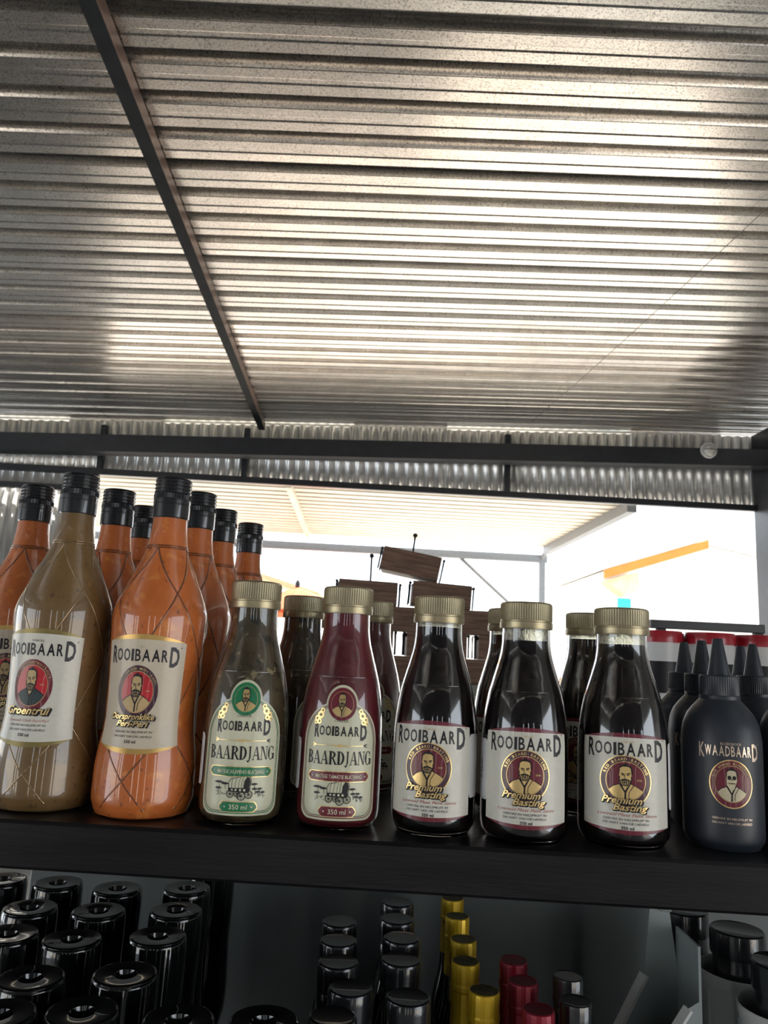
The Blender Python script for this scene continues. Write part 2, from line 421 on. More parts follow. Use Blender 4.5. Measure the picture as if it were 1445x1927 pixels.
class Print:
    """flat print laid out in metres (u to the right, v up) and wrapped on a turned surface R(z)"""
    def __init__(s, R, z0, rref, a0=0., off=.0003, step=.00010):
        s.R, s.z0, s.rr, s.a0, s.off, s.step = R, z0, rref, a0, off, step
        s.v = []; s.f = []; s.m = []
    def poly(s, vs, fs, mat, layer):
        o = len(s.v); s.v += [(a, b, layer) for a, b in vs]
        for f in fs: s.f.append(tuple(i + o for i in f)); s.m.append(mat)
    def ngon(s, pts, mat, layer): s.poly(pts, [tuple(range(len(pts)))], mat, layer)
    def cols(s, us, vb, vt, mat, layer, nv=14):
        vs = []; fs = []
        for u in us:
            a, b = vb(u), vt(u)
            for j in range(nv + 1): vs.append((u, a + (b - a) * j / nv))
        for i in range(len(us) - 1):
            for j in range(nv):
                q = i * (nv + 1) + j; fs.append((q, q + nv + 1, q + nv + 2, q + 1))
        s.poly(vs, fs, mat, layer)
    def ring(s, cx, cy, r0, r1, mat, layer, asp=1., n=40, nr=None):
        nr = nr or max(1, int((r1 - r0) / .003)); vs = []; fs = []
        for k in range(nr + 1):
            q = r0 + (r1 - r0) * k / nr
            for i in range(n):
                a = 2 * pi * i / n; vs.append((cx + q * cos(a), cy + q * asp * sin(a)))
        for k in range(nr):
            for i in range(n):
                j = (i + 1) % n; fs.append((k*n+i, k*n+j, (k+1)*n+j, (k+1)*n+i))
        s.poly(vs, fs, mat, layer)
    def disc(s, cx, cy, rad, mat, layer, asp=1., n=40): s.ring(cx, cy, rad * .02, rad, mat, layer, asp, n, max(2, int(rad / .0025)))
    def line(s, pts, w, mat, layer, closed=False, w2=None):
        n = len(pts); vs = []; fs = []
        for i in range(n):
            a = pts[i-1] if (i > 0 or closed) else pts[i]; b = pts[(i+1) % n] if (i < n-1 or closed) else pts[i]
            dx, dy = b[0]-a[0], b[1]-a[1]; l = sqrt(dx*dx+dy*dy) or 1.
            ww = w if w2 is None else w + (w2 - w) * i / (n - 1)
            nx, ny = -dy/l*ww/2, dx/l*ww/2
            vs += [(pts[i][0]+nx, pts[i][1]+ny), (pts[i][0]-nx, pts[i][1]-ny)]
        for i in range(n if closed else n-1):
            j = (i+1) % n; fs.append((2*i, 2*i+1, 2*j+1, 2*j))
        s.poly(vs, fs, mat, layer)
    def text(s, txt, cx, cy, h, mat, layer, w=None, bold=0., shear=0., spacing=1., full=False, rot=0.):
        """h: cap height; centred on cx, baseline at cy"""
        vs, fs, x0, x1, y0, y1 = text2d(txt, bold, shear, spacing)
        ref = text2d('H', bold)[5]
        k = h / ref; kx = k if w is None else w / (x1 - x0)
        mx = (x0 + x1) / 2; c, q = cos(rot), sin(rot)
        out = []
        for a, b in vs:
            a = (a - mx) * kx; b = b * k; out.append((cx + a*c - b*q, cy + a*q + b*c))
        s.poly(out, fs, mat, layer)
        return (x1 - x0) * kx
    def arc_text(s, txt, cx, cy, rad, asp, h, mat, layer, a_mid=pi/2, span=2.4, bold=.02):
        n = len(txt)
        for i, ch in enumerate(txt):
            if ch == ' ': continue
            a = a_mid + span/2 - span*(i+.5)/n
            s.text(ch, cx + rad*cos(a), cy + rad*asp*sin(a), h, mat, layer, bold=bold, rot=a-pi/2)
    def build(s, name, parent, mats_first=None):
        mats = []
        for m in s.m:
            if m not in mats: mats.append(m)
        bm = bmesh.new()
        bv = [bm.verts.new((a, b, l)) for a, b, l in s.v]
        for f, m in zip(s.f, s.m):
            try:
                fc = bm.faces.new([bv[i] for i in f]); fc.material_index = mats.index(m)
            except ValueError: pass
        big = [f for f in bm.faces if len(f.verts) > 4]
        bmesh.ops.triangulate(bm, faces=big)
        for _ in range(3):
            le = [e for e in bm.edges if abs(e.verts[0].co.x - e.verts[1].co.x) > .0032]
            if not le: break
            bmesh.ops.subdivide_edges(bm, edges=le, cuts=1, use_grid_fill=False)
            bmesh.ops.triangulate(bm, faces=[f for f in bm.faces if len(f.verts) > 4])
        for v in bm.verts:
            u, w, l = v.co
            z = s.z0 + w; rr = s.R(z) + s.off + l * s.step; a = s.a0 + u / s.rr
            v.co = Vector((rr * sin(a), -rr * cos(a), z))
        me = bpy.data.meshes.new(name); bm.to_mesh(me); bm.free()
        for m in mats: me.materials.append(m)
        # face normals outwards
        flip = [p.index for p in me.polygons if (p.normal.x * p.center.x + p.normal.y * p.center.y) < 0]
        if flip:
            bm = bmesh.new(); bm.from_mesh(me); bm.faces.ensure_lookup_table()
            bmesh.ops.reverse_faces(bm, faces=[bm.faces[i] for i in flip]); bm.to_mesh(me); bm.free()
        me.shade_smooth(); me.update()
        return link(name, me, parent)

def wordmark(P, cx, base, width, mat, layer, first='R', mid='OOIBAAR', last='D'):
    """first and last letter tall, the middle ones small capitals"""
    k = width / 1.0
    P.text(first, cx - .455*k, base - .035*k, .235*k, mat, layer, w=.095*k, bold=.022)
    n = len(mid); wd = {'I': .035, 'O': .098, 'A': .105, 'B': .078, 'R': .082, 'W': .13, 'D': .09}
    tot = sum(wd.get(c, .09) for c in mid); x = -.402; sc_ = .755 / (tot + .016 * n)
    for i, c in enumerate(mid):
        w = wd.get(c, .09) * sc_
        P.text(c, cx + (x + w/2)*k, base + .006*k*(0 if i < n-1 else -.0), .165*k, mat, layer, w=w*k*.97, bold=.016 + .010*(i > n-3))
        x += w + .016*sc_
    P.text(last, cx + .43*k, base - .065*k, .275*k, mat, layer, w=.135*k, bold=.03)
    P.ring(cx + .515*k, base + .20*k, .004*k, .010*k, mat, layer, n=10, nr=1)

# Didone capitals for the big product name: polygons on a unit-high letter
def serif_letter(P, ch, x, y, h, w, mat, layer):
    T, S, F = .27, .06, .055
    def pt(a, b): return (x + a*w, y + b*h)
    def quad(*q): P.ngon([pt(a, b) for a, b in q], mat, layer)
    def bar(x0, y0, x1, y1): quad((x0, y0), (x1, y0), (x1, y1), (x0, y1))
    def bowl(x0, x1, y0, y1, th):
        cy = (y0+y1)/2; ry = (y1-y0)/2; n = 8
        for i in range(n):
            a, b = -pi/2 + pi*i/n, -pi/2 + pi*(i+1)/n
            quad((x0+(x1-x0)*cos(a), cy+ry*sin(a)), (x0+(x1-x0)*cos(b), cy+ry*sin(b)),
                 (x0+(x1-th-x0)*cos(b), cy+(ry-S)*sin(b)), (x0+(x1-th-x0)*cos(a), cy+(ry-S)*sin(a)))
    if ch in 'BDR':
        bar(.10, 0, .10+T, 1); bar(.0, 0, .42, F) if ch != 'D' else bar(0, 0, .42, F); bar(0, 1-F, .42, 1)
        if ch == 'D': bowl(.35, .98, 0, 1, T)
        elif ch == 'B': bowl(.35, .88, .5, 1, T*.9); bowl(.35, .96, 0, .53, T)
        else:
            bowl(.35, .88, .47, 1, T*.9); quad((.42, .5), (.62, .5), (1.0, F), (.8, 0)); bar(.78, 0, 1.06, F)
    elif ch == 'A':
        quad((.08, F), (.14, F), (.53, 1), (.46, 1)); quad((.44, 1), (.58, 1), (.95, F), (.70, F))
        bar(.2, .3, .76, .3+S); bar(-.04, 0, .26, F); bar(.58, 0, 1.06, F)
    elif ch == 'J':
        bar(.42, .12, .42+T*1.1, 1); bar(.25, 1-F, .85, 1)
        quad((.42, .2), (.65, .2), (.5, -.08), (.2, -.2), (.1, -.14), (.3, -.05))
        P.disc(*pt(.14, -.1), .07*h, mat, layer, n=10)
    elif ch == 'N':
        bar(.10, 0, .165, 1); bar(.84, 0, .905, 1); quad((.10, 1), (.34, 1), (.905, 0), (.78, 0))
        bar(0, 0, .28, F); bar(0, 1-F, .3, 1); bar(.7, 1-F, 1.02, 1)
    elif ch == 'G':
        n = 12; a0, a1 = radians(40), radians(320)
        for i in range(n):
            a, b = a0+(a1-a0)*i/n, a0+(a1-a0)*(i+1)/n
            def q(g, inn):
                th = T*abs(cos(g))**1.5 if inn else 0
                return (.5+(.5-th)*cos(g), .5+(.52-(S if inn else 0))*sin(g))
            quad(q(a, 0), q(b, 0), q(b, 1), q(a, 1))
        bar(.74, .04, .74+T, .45); bar(.58, .42, 1.04, .42+F); quad((.82, .66), (.88, .66), (.88, 1), (.83, 1))

def serif_word(P, word, cx, y, h, width, mat, layer):
    wd = {'B': .8, 'A': .98, 'R': .95, 'D': .95, 'J': .55, 'N': .95, 'G': .92}
    tot = sum(wd[c] for c in word) + .07*(len(word)-1); k = width/tot; x = cx - width/2
    for c in word:
        serif_letter(P, c, x, y, h, wd[c]*k, mat, layer); x += (wd[c]+.07)*k

def emblem(P, cx, cy, rx, ry, outer, ringm, inner, coat, face, dark, words, tmat, rim=None, skull=False, hair=True, L=2, year=True):
    asp = ry / rx
    if rim: P.disc(cx, cy, rx*1.045, rim, L, asp)
    P.disc(cx, cy, rx, outer, L+1, asp)
    P.disc(cx, cy, rx*.79, ringm, L+2, asp)
    P.disc(cx, cy, rx*.765, inner, L+3, asp)
    def p(a, b): return (cx + a*rx, cy + b*ry)
    # shoulders, clipped by the inner oval
    sh = [p(-.66, -.36)] + [p(.755*cos(g), .755*sin(g)) for g in [radians(v) for v in range(209, 332, 8)]] + [p(.66, -.36), p(.45, -.22), p(.2, -.10), p(.13, -.02), p(-.2, -.02), p(-.25, -.12), p(-.5, -.22)]
    P.ngon(sh, coat, L+4)
    P.line([p(-.66, -.36), p(-.5, -.22), p(-.25, -.12), p(-.2, -.02)], .016*rx*2, dark, L+5)
    P.line([p(.66, -.36), p(.45, -.22), p(.2, -.10), p(.13, -.02)], .016*rx*2, dark, L+5)
    P.line([p(-.24, -.1), p(-.02, -.45), p(-.03, -.74)], .07*rx, dark, L+5)
    P.line([p(.16, -.08), p(.02, -.36), p(-.02, -.45)], .07*rx, dark, L+5)
    P.line([p(.3, -.16), p(.12, -.44), p(.1, -.7)], .03*rx, dark, L+5)
    # neck and head
    P.ngon([p(-.19, -.05), p(-.06, -.34), p(.1, -.2), p(.16, .0), p(.16, .2), p(-.19, .2)], face, L+5)
    P.ngon([p(-.22, .5), p(-.25, .28), p(-.25, .1), p(-.24, -.06), p(-.12, -.2), p(.02, -.2), p(.14, -.08), p(.21, .1), p(.24, .3), p(.21, .5), p(.1, .58), p(-.12, .58)], face, L+6)
    if skull:
        P.disc(*p(-.12, .27), .085*rx, dark, L+8, 1.2, 14); P.disc(*p(.1, .27), .085*rx, dark, L+8, 1.2, 14)
        P.ngon([p(-.05, .16), p(.03, .16), p(-.01, .24)], dark, L+8)
        for q in range(5): P.line([p(-.12+.055*q, .07), p(-.12+.055*q, -.01)], .018*rx, dark, L+8)
        P.line([p(-.2, .03), p(.16, .03)], .02*rx, dark, L+8)
    else:
        P.line([p(-.18, .30), p(-.05, .28)], .05*rx, dark, L+7); P.line([p(.03, .29), p(.17, .32)], .05*rx, dark, L+7)
        P.line([p(-.15, .24), p(-.06, .23)], .035*rx, dark, L+7); P.line([p(.04, .24), p(.14, .25)], .035*rx, dark, L+7)
        P.line([p(-.03, .26), p(-.06, .12), p(.02, .11)], .025*rx, dark, L+7)
        # moustache and beard strokes
        P.ngon([p(-.2, .06), p(-.05, .1), p(.12, .07), p(.17, -.02), p(.08, .02), p(-.04, .03), p(-.15, -.0)], dark, L+7)
        P.ngon([p(-.1, -.02), p(.04, -.02), p(.02, -.06), p(-.08, -.06)], dark, L+7)
        for q in range(6):
            a = -.22 + .075*q; P.line([p(a, .04), p(a+.03, -.07), p(a*.6+.0, -.20)], .040*rx, dark, L+7)
        P.line([p(-.24, .2), p(-.25, .05), p(-.18, -.1)], .04*rx, dark, L+7); P.line([p(.22, .2), p(.22, .05), p(.15, -.08)], .05*rx, dark, L+7)
    # hair with raised tuft
    P.ngon([p(-.235, .50), p(-.19, .57), p(-.08, .585), p(.1, .575), p(.19, .52), p(.22, .58), p(.13, .65), p(.08, .63), p(.03, .72), p(-.02, .64), p(-.07, .69), p(-.12, .63), p(-.19, .65)], dark, L+8)
    P.ngon([p(.19, .53), p(.215, .3), p(.225, .2), p(.27, .3), p(.26, .45), p(.235, .56)], dark, L+8)
    P.line([p(-.235, .52), p(-.255, .3)], .03*rx, dark, L+8)
    if words: P.arc_text(words, cx, cy, rx*.835, asp, rx*.115, tmat, L+4, span=2.5)
    if year: P.text('2018', cx + .52*rx, cy + .02*ry, .07*rx, tmat, L+5, bold=.01)

def script_word(P, txt, cx, y, h, w, front, dark, L, rise=0.):
    for d in (1.0, .66, .33): P.text(txt, cx + .15*h*d, y - .15*h*d, h, dark, L + .5*(1-d), w=w*1.04, bold=.055, shear=.35)
    P.text(txt, cx, y, h, dark, L+.8, w=w*1.04, bold=.06, shear=.35)
    P.text(txt, cx, y, h, front, L+2.2, w=w, bold=.018, shear=.35)

def wagon(P, cx, cy, s, col, L, paper):
    def p(a, b): return (cx + a*s, cy + b*s)
    hood = [p(-.36, .05), p(-.38, .22), p(-.3, .36), p(-.12, .4), p(.1, .44), p(.26, .5), p(.36, .44), p(.40, .3), p(.36, .06)]
    P.line(hood, .02*s, col, L)
    P.ngon([p(.14, .05), p(.17, .3), p(.26, .45), p(.33, .42), p(.37, .28), p(.33, .05)], col, L)
    for a in (-.26, -.14, -.02, .08): P.line(bez(p(a, .06), p(a-.02, .28), p(a+.05, .40)), .012*s, col, L)
    P.ngon([p(-.38, .06), p(-.36, -.06), p(.33, -.10), p(.38, .06)], col, L)
    for a in (-.28, -.15, .0, .14): P.ngon([p(a, .03), p(a, -.04), p(a+.07, -.045), p(a+.07, .03)], paper, L+1)
    for (a, b, q) in ((-.30, -.14, .13), (-.06, -.13, .11), (.08, -.20, .15), (.33, -.15, .14)):
        P.ring(*p(a, b), q*s*.82, q*s, col, L+1, n=20, nr=1)
        for g in range(4): P.line([(cx+(a+q*.85*cos(g*pi/4))*s, cy+(b+q*.85*sin(g*pi/4))*s), (cx+(a-q*.85*cos(g*pi/4))*s, cy+(b-q*.85*sin(g*pi/4))*s)], .013*s, col, L+1)
        P.disc(*p(a, b), q*.22*s, col, L+1, n=8)
    for (a, b, w) in ((-.72, .22, .2), (-.5, .18, .16), (-.74, .02, .14), (.52, .18, .14), (.55, .02, .12), (.72, .02, .11), (.66, -.08, .1), (.84, -.1, .1)):
        P.ngon([p(a-w, b), p(a-w*.5, b+.05), p(a+w*.2, b+.055), p(a+w, b+.01), p(a+w*.3, b-.02), p(a-w*.4, b-.025)], col, L)
        P.line([p(a, b), p(a+.02, b-.16)], .015*s, col, L)
    for q in range(26): 
        a = random.choice([random.uniform(-.85, -.42), random.uniform(.45, .9)]); b = random.uniform(-.22, -.06)
        P.line([p(a, b), p(a+.05, b+.015)], .016*s, col, L)

def banner(P, cx, cy, w, h, mat, txt, th, tmat, L):
    pts = []
    e = h*.32
    for sx in (1, -1):
        seq = [(w/2-e, h/2), (w/2-e*.6, h/2-e*.4), (w/2, 0), (w/2-e*.6, -h/2+e*.4), (w/2-e, -h/2)]
        pts += [(cx+sx*a, cy+b*sx) for a, b in seq] if sx == 1 else [(cx-a, cy-b) for a, b in seq]
    # body as columns so that it bends with the bottle
    us = [cx - w/2 + w*i/24 for i in range(25)]
    def half(u):
        d = w/2 - abs(u-cx); return h/2 if d > e else h/2*(.25 + .75*max(0, d)/e)
    P.cols([cx - w*.515 + w*1.03*i/24 for i in range(25)], lambda u: cy-(half(cx+(u-cx)/1.03)+.0005), lambda u: cy+half(cx+(u-cx)/1.03)+.0005, foil, L, nv=2)
    P.cols(us, lambda u: cy-half(u), lambda u: cy+half(u), mat, L+1, nv=3)
    P.text(txt, cx, cy - th*.5, th, tmat, L+2, w=w*.74 if len(txt) > 8 else None, bold=.01)
    for sx in (-1, 1): P.disc(cx + sx*w*.435 if len(txt) > 8 else cx + sx*w*.36, cy, h*.09, tmat, L+2, n=10)

# ================================================================== BOTTLES
def interp(prof):
    pr = sorted((z, rr) for rr, z in prof)
    def f(z):
        if z <= pr[0][0]: return pr[0][1]
        for (za, ra), (zb, rb) in zip(pr, pr[1:]):
            if z <= zb: return ra + (rb-ra)*(z-za)/max(1e-9, zb-za)
        return pr[-1][1]
    return f
def smooth_prof(keys, n=60):
    """Catmull-Rom through (z, r) keys"""
    out = []
    K = [keys[0]] + keys + [keys[-1]]
    per = max(2, n // (len(keys)-1))
    for i in range(1, len(K)-2):
        p0, p1, p2, p3 = K[i-1], K[i], K[i+1], K[i+2]
        for j in range(per):
            t_ = j/per
            rr = .5*((2*p1[1])+(-p0[1]+p2[1])*t_+(2*p0[1]-5*p1[1]+4*p2[1]-p3[1])*t_*t_+(-p0[1]+3*p1[1]-3*p2[1]+p3[1])*t_**3)
            out.append((rr, p1[0]+(p2[0]-p1[0])*t_))
    out.append((keys[-1][1], keys[-1][0]))
    return out

# ---------------- tall sauce bottle
TK = [(.006, .0392), (.012, .0410), (.022, .0412), (.036, .0410), (.050, .0398), (.064, .0378), (.078, .0368), (.100, .0370), (.120, .0378), (.138, .0388),
      (.156, .0398), (.168, .0392), (.182, .0346), (.199, .0275), (.212, .0218), (.223, .0180), (.236, .0158), (.247, .0150), (.256, .0148)]
TP = smooth_prof(TK, 72)
TBODY = [(0, .0015), (.030, .0015), (.034, 0), (.0375, .0018)] + TP + [(0, .256)]
TR = interp(TP)
def tall_cap(parent):
    z = .251
    pr = [(0, z), (.0155, z), (.0160, z+.001), (.0161, z+.012), (.0158, z+.0124), (.0158, z+.0132), (.0161, z+.0136), (.0161, z+.0165), (.0157, z+.017), (.0157, z+.0176)]
    rib = {}
    pr += [(.0163, z+.018)]; a = len(pr)-1
    pr += [(.0163, z+.0222)]; rib = {a: .0006, a+1: .0006}
    for k in range(4):
        zz = z+.0228+k*.0034
        pr += [(.0151, zz), (.0160, zz+.0009), (.0160, zz+.0021), (.0151, zz+.003)]
    pr += [(.0157, z+.0362), (.0150, z+.0372), (0, z+.0374)]
    return MB().lathe(pr, 88, rib=rib).build('cap', black_cap, parent, ang=25)
def ridges(parent, mat, a0):
    nodes = [(.2235, 0), (.183, 1), (.126, 2), (.072, 3), (.030, 4), (.008, 4.6)]
    def ang(z):
        for (za, ka), (zb, kb) in zip(nodes, nodes[1:]):
            if zb <= z <= za: return (ka + (kb-ka)*(za-z)/(za-zb))*radians(45)
        return 0
    ob = None
    for st in range(4):
        for sg in (1, -1):
            pts = []
            for i in range(37):
                z = .2235 + (.008-.2235)*i/36
                g = a0 + st*pi/2 + sg*ang(z); q = TR(z)-.0006
                pts.append((q*sin(g), -q*cos(g), z))
            MB().tube(pts, .00105, 6).build('moulded_ridge', mat, parent, ang=80)
    for zz in (.2235, .2255):
        pts = [((TR(zz)+.0001)*sin(2*pi*i/40), -(TR(zz)+.0001)*cos(2*pi*i/40), zz) for i in range(40)]
        MB().tube(pts, .00065, 5, closed=True).build('neck_ring', mat, parent, ang=80)

def barrel_label(body, R, rref, a0, z0, w, h, bulge, bandm, paper, band):
    """paper label with bowed top and bottom and a coloured crescent at each end"""
    P = Print(R, z0, rref, a0, off=.0006)
    us = [-w/2 + w*i/30 for i in range(31)]
    cv = lambda u: 1-(2*u/w)**2
    P.cols(us, lambda u: -bulge*cv(u), lambda u: h+bulge*cv(u), bandm, 0, nv=20)
    P.cols(us, lambda u: -(bulge-band)*cv(u), lambda u: h+(bulge-band)*cv(u), paper, 1, nv=20)
    # fine rings printed round the emblem
    return P

def tall_bottle(name, sauce, ridgem, rot, kind):
    t = empty(name)
    b = MB().lathe(TBODY, 56).build('bottle_body', sauce, t, ang=40)
    tall_cap(t); ridges(t, ridgem, radians(-25))
    w, h = .0700, .083
    P = barrel_label(t, TR, .038, rot, .058, w, h, .0065, label_gold if kind == 'peri' else label_olive, warm_cream if kind == 'peri' else cream, .0042)
    lab = P.build('label', t)
    P = Print(TR, .058, .038, rot, off=.0006)
    wordmark(P, .0005, h - .0155, .0585, ink, 3)
    P.text('CHILI DE', 0, h - .0045, .0017, cream_print if kind == 'peri' else ink, 3)
    for yy, tx in ((.0098, 'GEBORE IN NELSPRUIT IN'), (.0062, 'DIE HART VAN DIE LAEVELD')): P.text(tx, -.002, yy, .0017, ink, 3, w=.031)
    P.text('550 ml', -.003, .0018, .0024, ink, 3, bold=.02)
    if kind == 'peri':
        script_word(P, 'Oorspronklike', -.004, .0205, .0048, .036, foil, ink, 14)
        script_word(P, 'Peri-Peri', -.003, .0150, .0046, .026, foil, ink, 14)
    else:
        script_word(P, 'Groentrui', -.003, .0195, .0062, .037, foil, ink, 14)
        P.text('Lowveld Chilli Peri-Peri', -.002, .0133, .0021, pink_print, 3, w=.036, shear=.4)
    P.build('lettering', lab)
    P = Print(TR, .058, .038, rot, off=.0006)
    if kind == 'peri': emblem(P, -.002, .0425, .0170, .0215, label_plum, skin_print, label_red, skin_print, skin_print, ink, 'DIE BRAND MOOI ROOI', skin_print)
    else: emblem(P, -.002, .0425, .0170, .0215, label_maroon, skin_print, label_red, slate_print, skin_print, ink, 'DIE GROENTRUISOUS', skin_print)
    P.build('emblem', lab)
    return t

GROUP_T = 'tall sauce bottles on the upper shelf'
peri = tall_bottle('tall_sauce_bottle', orange_sauce, ridge_dark, radians(-17), 'peri')
spots = [
    ((-.1895, .664), 0, 'orange sauce bottle in front, full label with oval red emblem showing', .98),
    ((-.3535, .757), 8, 'orange sauce bottle cut off by the left photo edge', 1.0),
    ((-.2705, .758), -20, 'orange sauce bottle behind the gap between olive and front orange bottles', 1.0),
    ((-.270, .846), 5, 'deepest orange bottle of the second column, only cap and neck showing', 1.0),
    ((-.186, .752), -13, 'orange sauce bottle directly behind the front orange one', 1.0),
    ((-.1815, .843), 8, 'orange sauce bottle third back, cap above the front bottle shoulder', 1.0),
    ((-.165, .931), 10, 'orange sauce bottle farthest back, rising behind the green-labelled relish', 1.0),
]
for i, ((x, y), a, lb, zs) in enumerate(spots):
    o = peri if i == 0 else copy_tree(peri)
    o.location = (x, y, ZS + .0004); o.rotation_euler = (0, 0, radians(a) - math.atan2(x, y)); o.scale = (1, 1, zs)
    tag(o, lb, 'bottle', GROUP_T)
olive = tall_bottle('tall_sauce_bottle', olive_sauce, ridge_mat, radians(-27), 'groen')
olive.location = (-.2760, .6720, ZS + .0004); olive.scale = (1, 1, .985); olive.rotation_euler = (0, 0, -math.atan2(-.28, .672)); tag(olive, 'olive green sauce bottle with black cap and moulded gold net lines', 'bottle', GROUP_T)

# ---------------- 350 ml bottle with gold cap
GK = [(.003, .0310), (.007, .0335), (.014, .0345), (.040, .0346), (.070, .0346), (.084, .0342), (.100, .0326), (.115, .0300), (.128, .0265), (.138, .0236),
      (.147, .0213), (.156, .0200), (.164, .0196), (.172, .0195)]
GP = smooth_prof(GK, 52)
GR = interp(GP)
def gold_cap_mesh(z=.171):
    pr = [(.0185, z-.001), (.0213, z-.001), (.0216, z), (.0216, z+.0045), (.0211, z+.0050), (.0211, z+.0056), (.0213, z+.0062)]
    a = len(pr); pr += [(.0214, z+.0068), (.0214, z+.0190)]; rib = {a: .00045, a+1: .00045}
    pr += [(.0211, z+.0203), (.0200, z+.0214), (.0180, z+.0218), (0, z+.0219)]
    return MB().lathe(pr, 144, rib=rib).mesh('cap', [gold_cap], ang=28)
CAPM = gold_cap_mesh()
def shell_mesh():
    th = .0013
    outer = [(0, .0012), (.026, .0012), (.029, 0)] + GP
    inner = [(max(.0001, rr-th), z) for rr, z in reversed(GP)] + [(.0285, .0026), (0, .0026)]
    return MB().lathe(outer + inner, 56).mesh('bottle_shell', [clear_glass], ang=40)
SHELL = shell_mesh()
def contents_mesh(level, mat, froth):
    th = .00145
    pr = [(0, .0030), (.0280, .0030)] + [(rr-th, z) for rr, z in GP if z > .0032 and z < level] + [(GR(level)-th, level), (0, level)]
    return MB().lathe(pr, 48).mesh('contents', [mat], ang=40)
def froth_mesh(level):
    th = .00145
    zs = [level + .0003 + (.1705-level-.0003)*i/4 for i in range(5)]
    pr = [(GR(z)-th, z) for z in zs]; inn = [(rr-.0006, z) for rr, z in reversed(pr)]
    return MB().lathe(pr + inn + [pr[0]], 48).mesh('froth_film', [frothy_glass], ang=40)
def seam(parent):
    z = .118; pts = [((GR(z)+.0001)*sin(2*pi*i/48), -(GR(z)+.0001)*cos(2*pi*i/48), z) for i in range(48)]
    MB().tube(pts, .00022, 4, closed=True).build('mould_seam', clear_glass, parent, ang=80)
def sticker(parent, a, z0, w, h, txt=None):
    P = Print(GR, z0, .0346, a)
    c = .003
    us = [-w/2 + w*i/10 for i in range(11)]
    def cr(u):
        d = abs(u)-(w/2-c); return c*(1-sqrt(max(0, 1-(d/c)**2))) if d > 0 else 0
    P.cols(us, cr, lambda u: h-cr(u), white_print, 0, nv=6)
    st = P.build('price_sticker', parent)
    if txt:
        P = Print(GR, z0, .0346, a)
        P.text(txt, .002, h*.5, .0034, ink, 2, rot=pi/2, bold=.01); P.text('KWAAD FOODS', -.004, h*.5, .0020, ink, 2, rot=pi/2) if False else None
        P.build('price_lettering', st)

def relish_label(t, rot, accent, flavour):
    w, hmax, vs_, n = .0660, .0905, .058, 40
    def shape(d):
        hw = w/2 - d
        us = [-hw*cos(pi*i/n) for i in range(n+1)]
        c = .009
        def vb(u):
            q = abs(u)-(hw-c); return d + (c*(1-sqrt(max(0, 1-(q/c)**2))) if q > 0 else 0)
        def vt(u): return vs_ + (hmax-d-vs_)*max(0, 1-abs(u/hw)**2.3)**.5
        return us, vb, vt
    P = Print(GR, .0085, .0346, rot)
    us, vb, vt = shape(0); P.cols(us, vb, vt, pale_green, 0, nv=22)
    P.disc(0, .0885, .0138, pale_green, 0, 1.08)
    lab = P.build('label', t)
    P = Print(GR, .0085, .0346, rot)
    def outline(d): 
        us, vb, vt = shape(d); return [(u, vt(u)) for u in us] + [(u, vb(u)) for u in reversed(us)]
    P.line(outline(.0021), .0007, accent, 1, closed=True); P.line(outline(.0034), .0005, ink, 1, closed=True)
    P.build('border', lab)
    P = Print(GR, .0085, .0346, rot)
    P.text('CHILI DE', 0, .0745, .0019, ink, 3)
    wordmark(P, 0, .0640, .0440, ink, 3)
    P.line([(-.019, .0565), (.019, .0565)], .0004, foil, 3); P.disc(0, .0565, .0013, foil, 4, n=12)
    P.line([(-.006, .0565), (.006, .0565)], .0011, foil, 3)
    for sx in (-1, 1):
        for q in (-.0014, 0, .0014): P.line([(sx*.0195, .0565), (sx*.0225, .0565+q)], .0005, foil if sx < 0 else ink, 3)
    serif_word(P, 'BAARDJANG', 0, .0420, .0102, .0540, ink, 3)
    banner(P, 0, .0330, .050, .0068, accent, flavour, .0027, pale_green, 3)
    banner(P, 0, .0068, .029, .0070, accent, '350 ml', .0036, pale_green, 3)
    # scroll ornaments beside the medallion
    for sx in (-1, 1):
        for (a, b, q) in ((.0175, .0795, .0030), (.0205, .0765, .0024), (.0185, .0745, .0022), (.0160, .0830, .0020), (.0215, .0735, .0016)):
            P.ring(sx*a, b, q*.45, q, foil, 3, n=14, nr=1); P.disc(sx*a, b, q*.25, label_olive, 3, n=8)
    P.build('lettering', lab)
    P = Print(GR, .0085, .0346, rot); wagon(P, 0, .0195, .0225, ink, 3, pale_green); P.build('wagon_drawing', lab)
    P = Print(GR, .0085, .0346, rot)
    emblem(P, 0, .0885, .0120, .0128, accent, foil, accent, foil, foil, ink, '' , foil, L=2, year=False)
    P.build('emblem', lab)

def basting_label(t, rot):
    w, h = .0700, .0680
    P = barrel_label(t, GR, .0346, rot, .0175, w, h, .0048, label_maroon, cream, .0034)
    lab = P.build('label', t)
    P = Print(GR, .0175, .0346, rot, off=.0006)
    wordmark(P, .0, h - .0125, .059, ink, 3)
    P.text('CHILI DE', 0, h - .0028, .0016, foil, 3)
    script_word(P, 'Premium', -.004, .0188, .0052, .028, foil, ink, 14)
    script_word(P, 'Basting', .002, .0136, .0050, .024, foil, ink, 14)
    P.text('Lowveld Meat Paint Sauce', 0, .0088, .0024, pink_print, 3, w=.044, shear=.4)
    for yy, tx in ((.0056, 'GEBORE IN NELSPRUIT IN'), (.0027, 'DIE HART VAN DIE LAEVELD')): P.text(tx, -.001, yy, .0017, ink, 3, w=.033)
    P.text('350 ml', 0, -.0010, .0024, ink, 3, bold=.02)
    P.build('lettering', lab)
    P = Print(GR, .0175, .0346, rot, off=.0006)
    emblem(P, -.001, .0358, .0180, .0192, label_plum, foil, label_maroon, foil, foil, ink, 'RED BEARD BASTING', foil, rim=foil)
    P.build('emblem', lab)

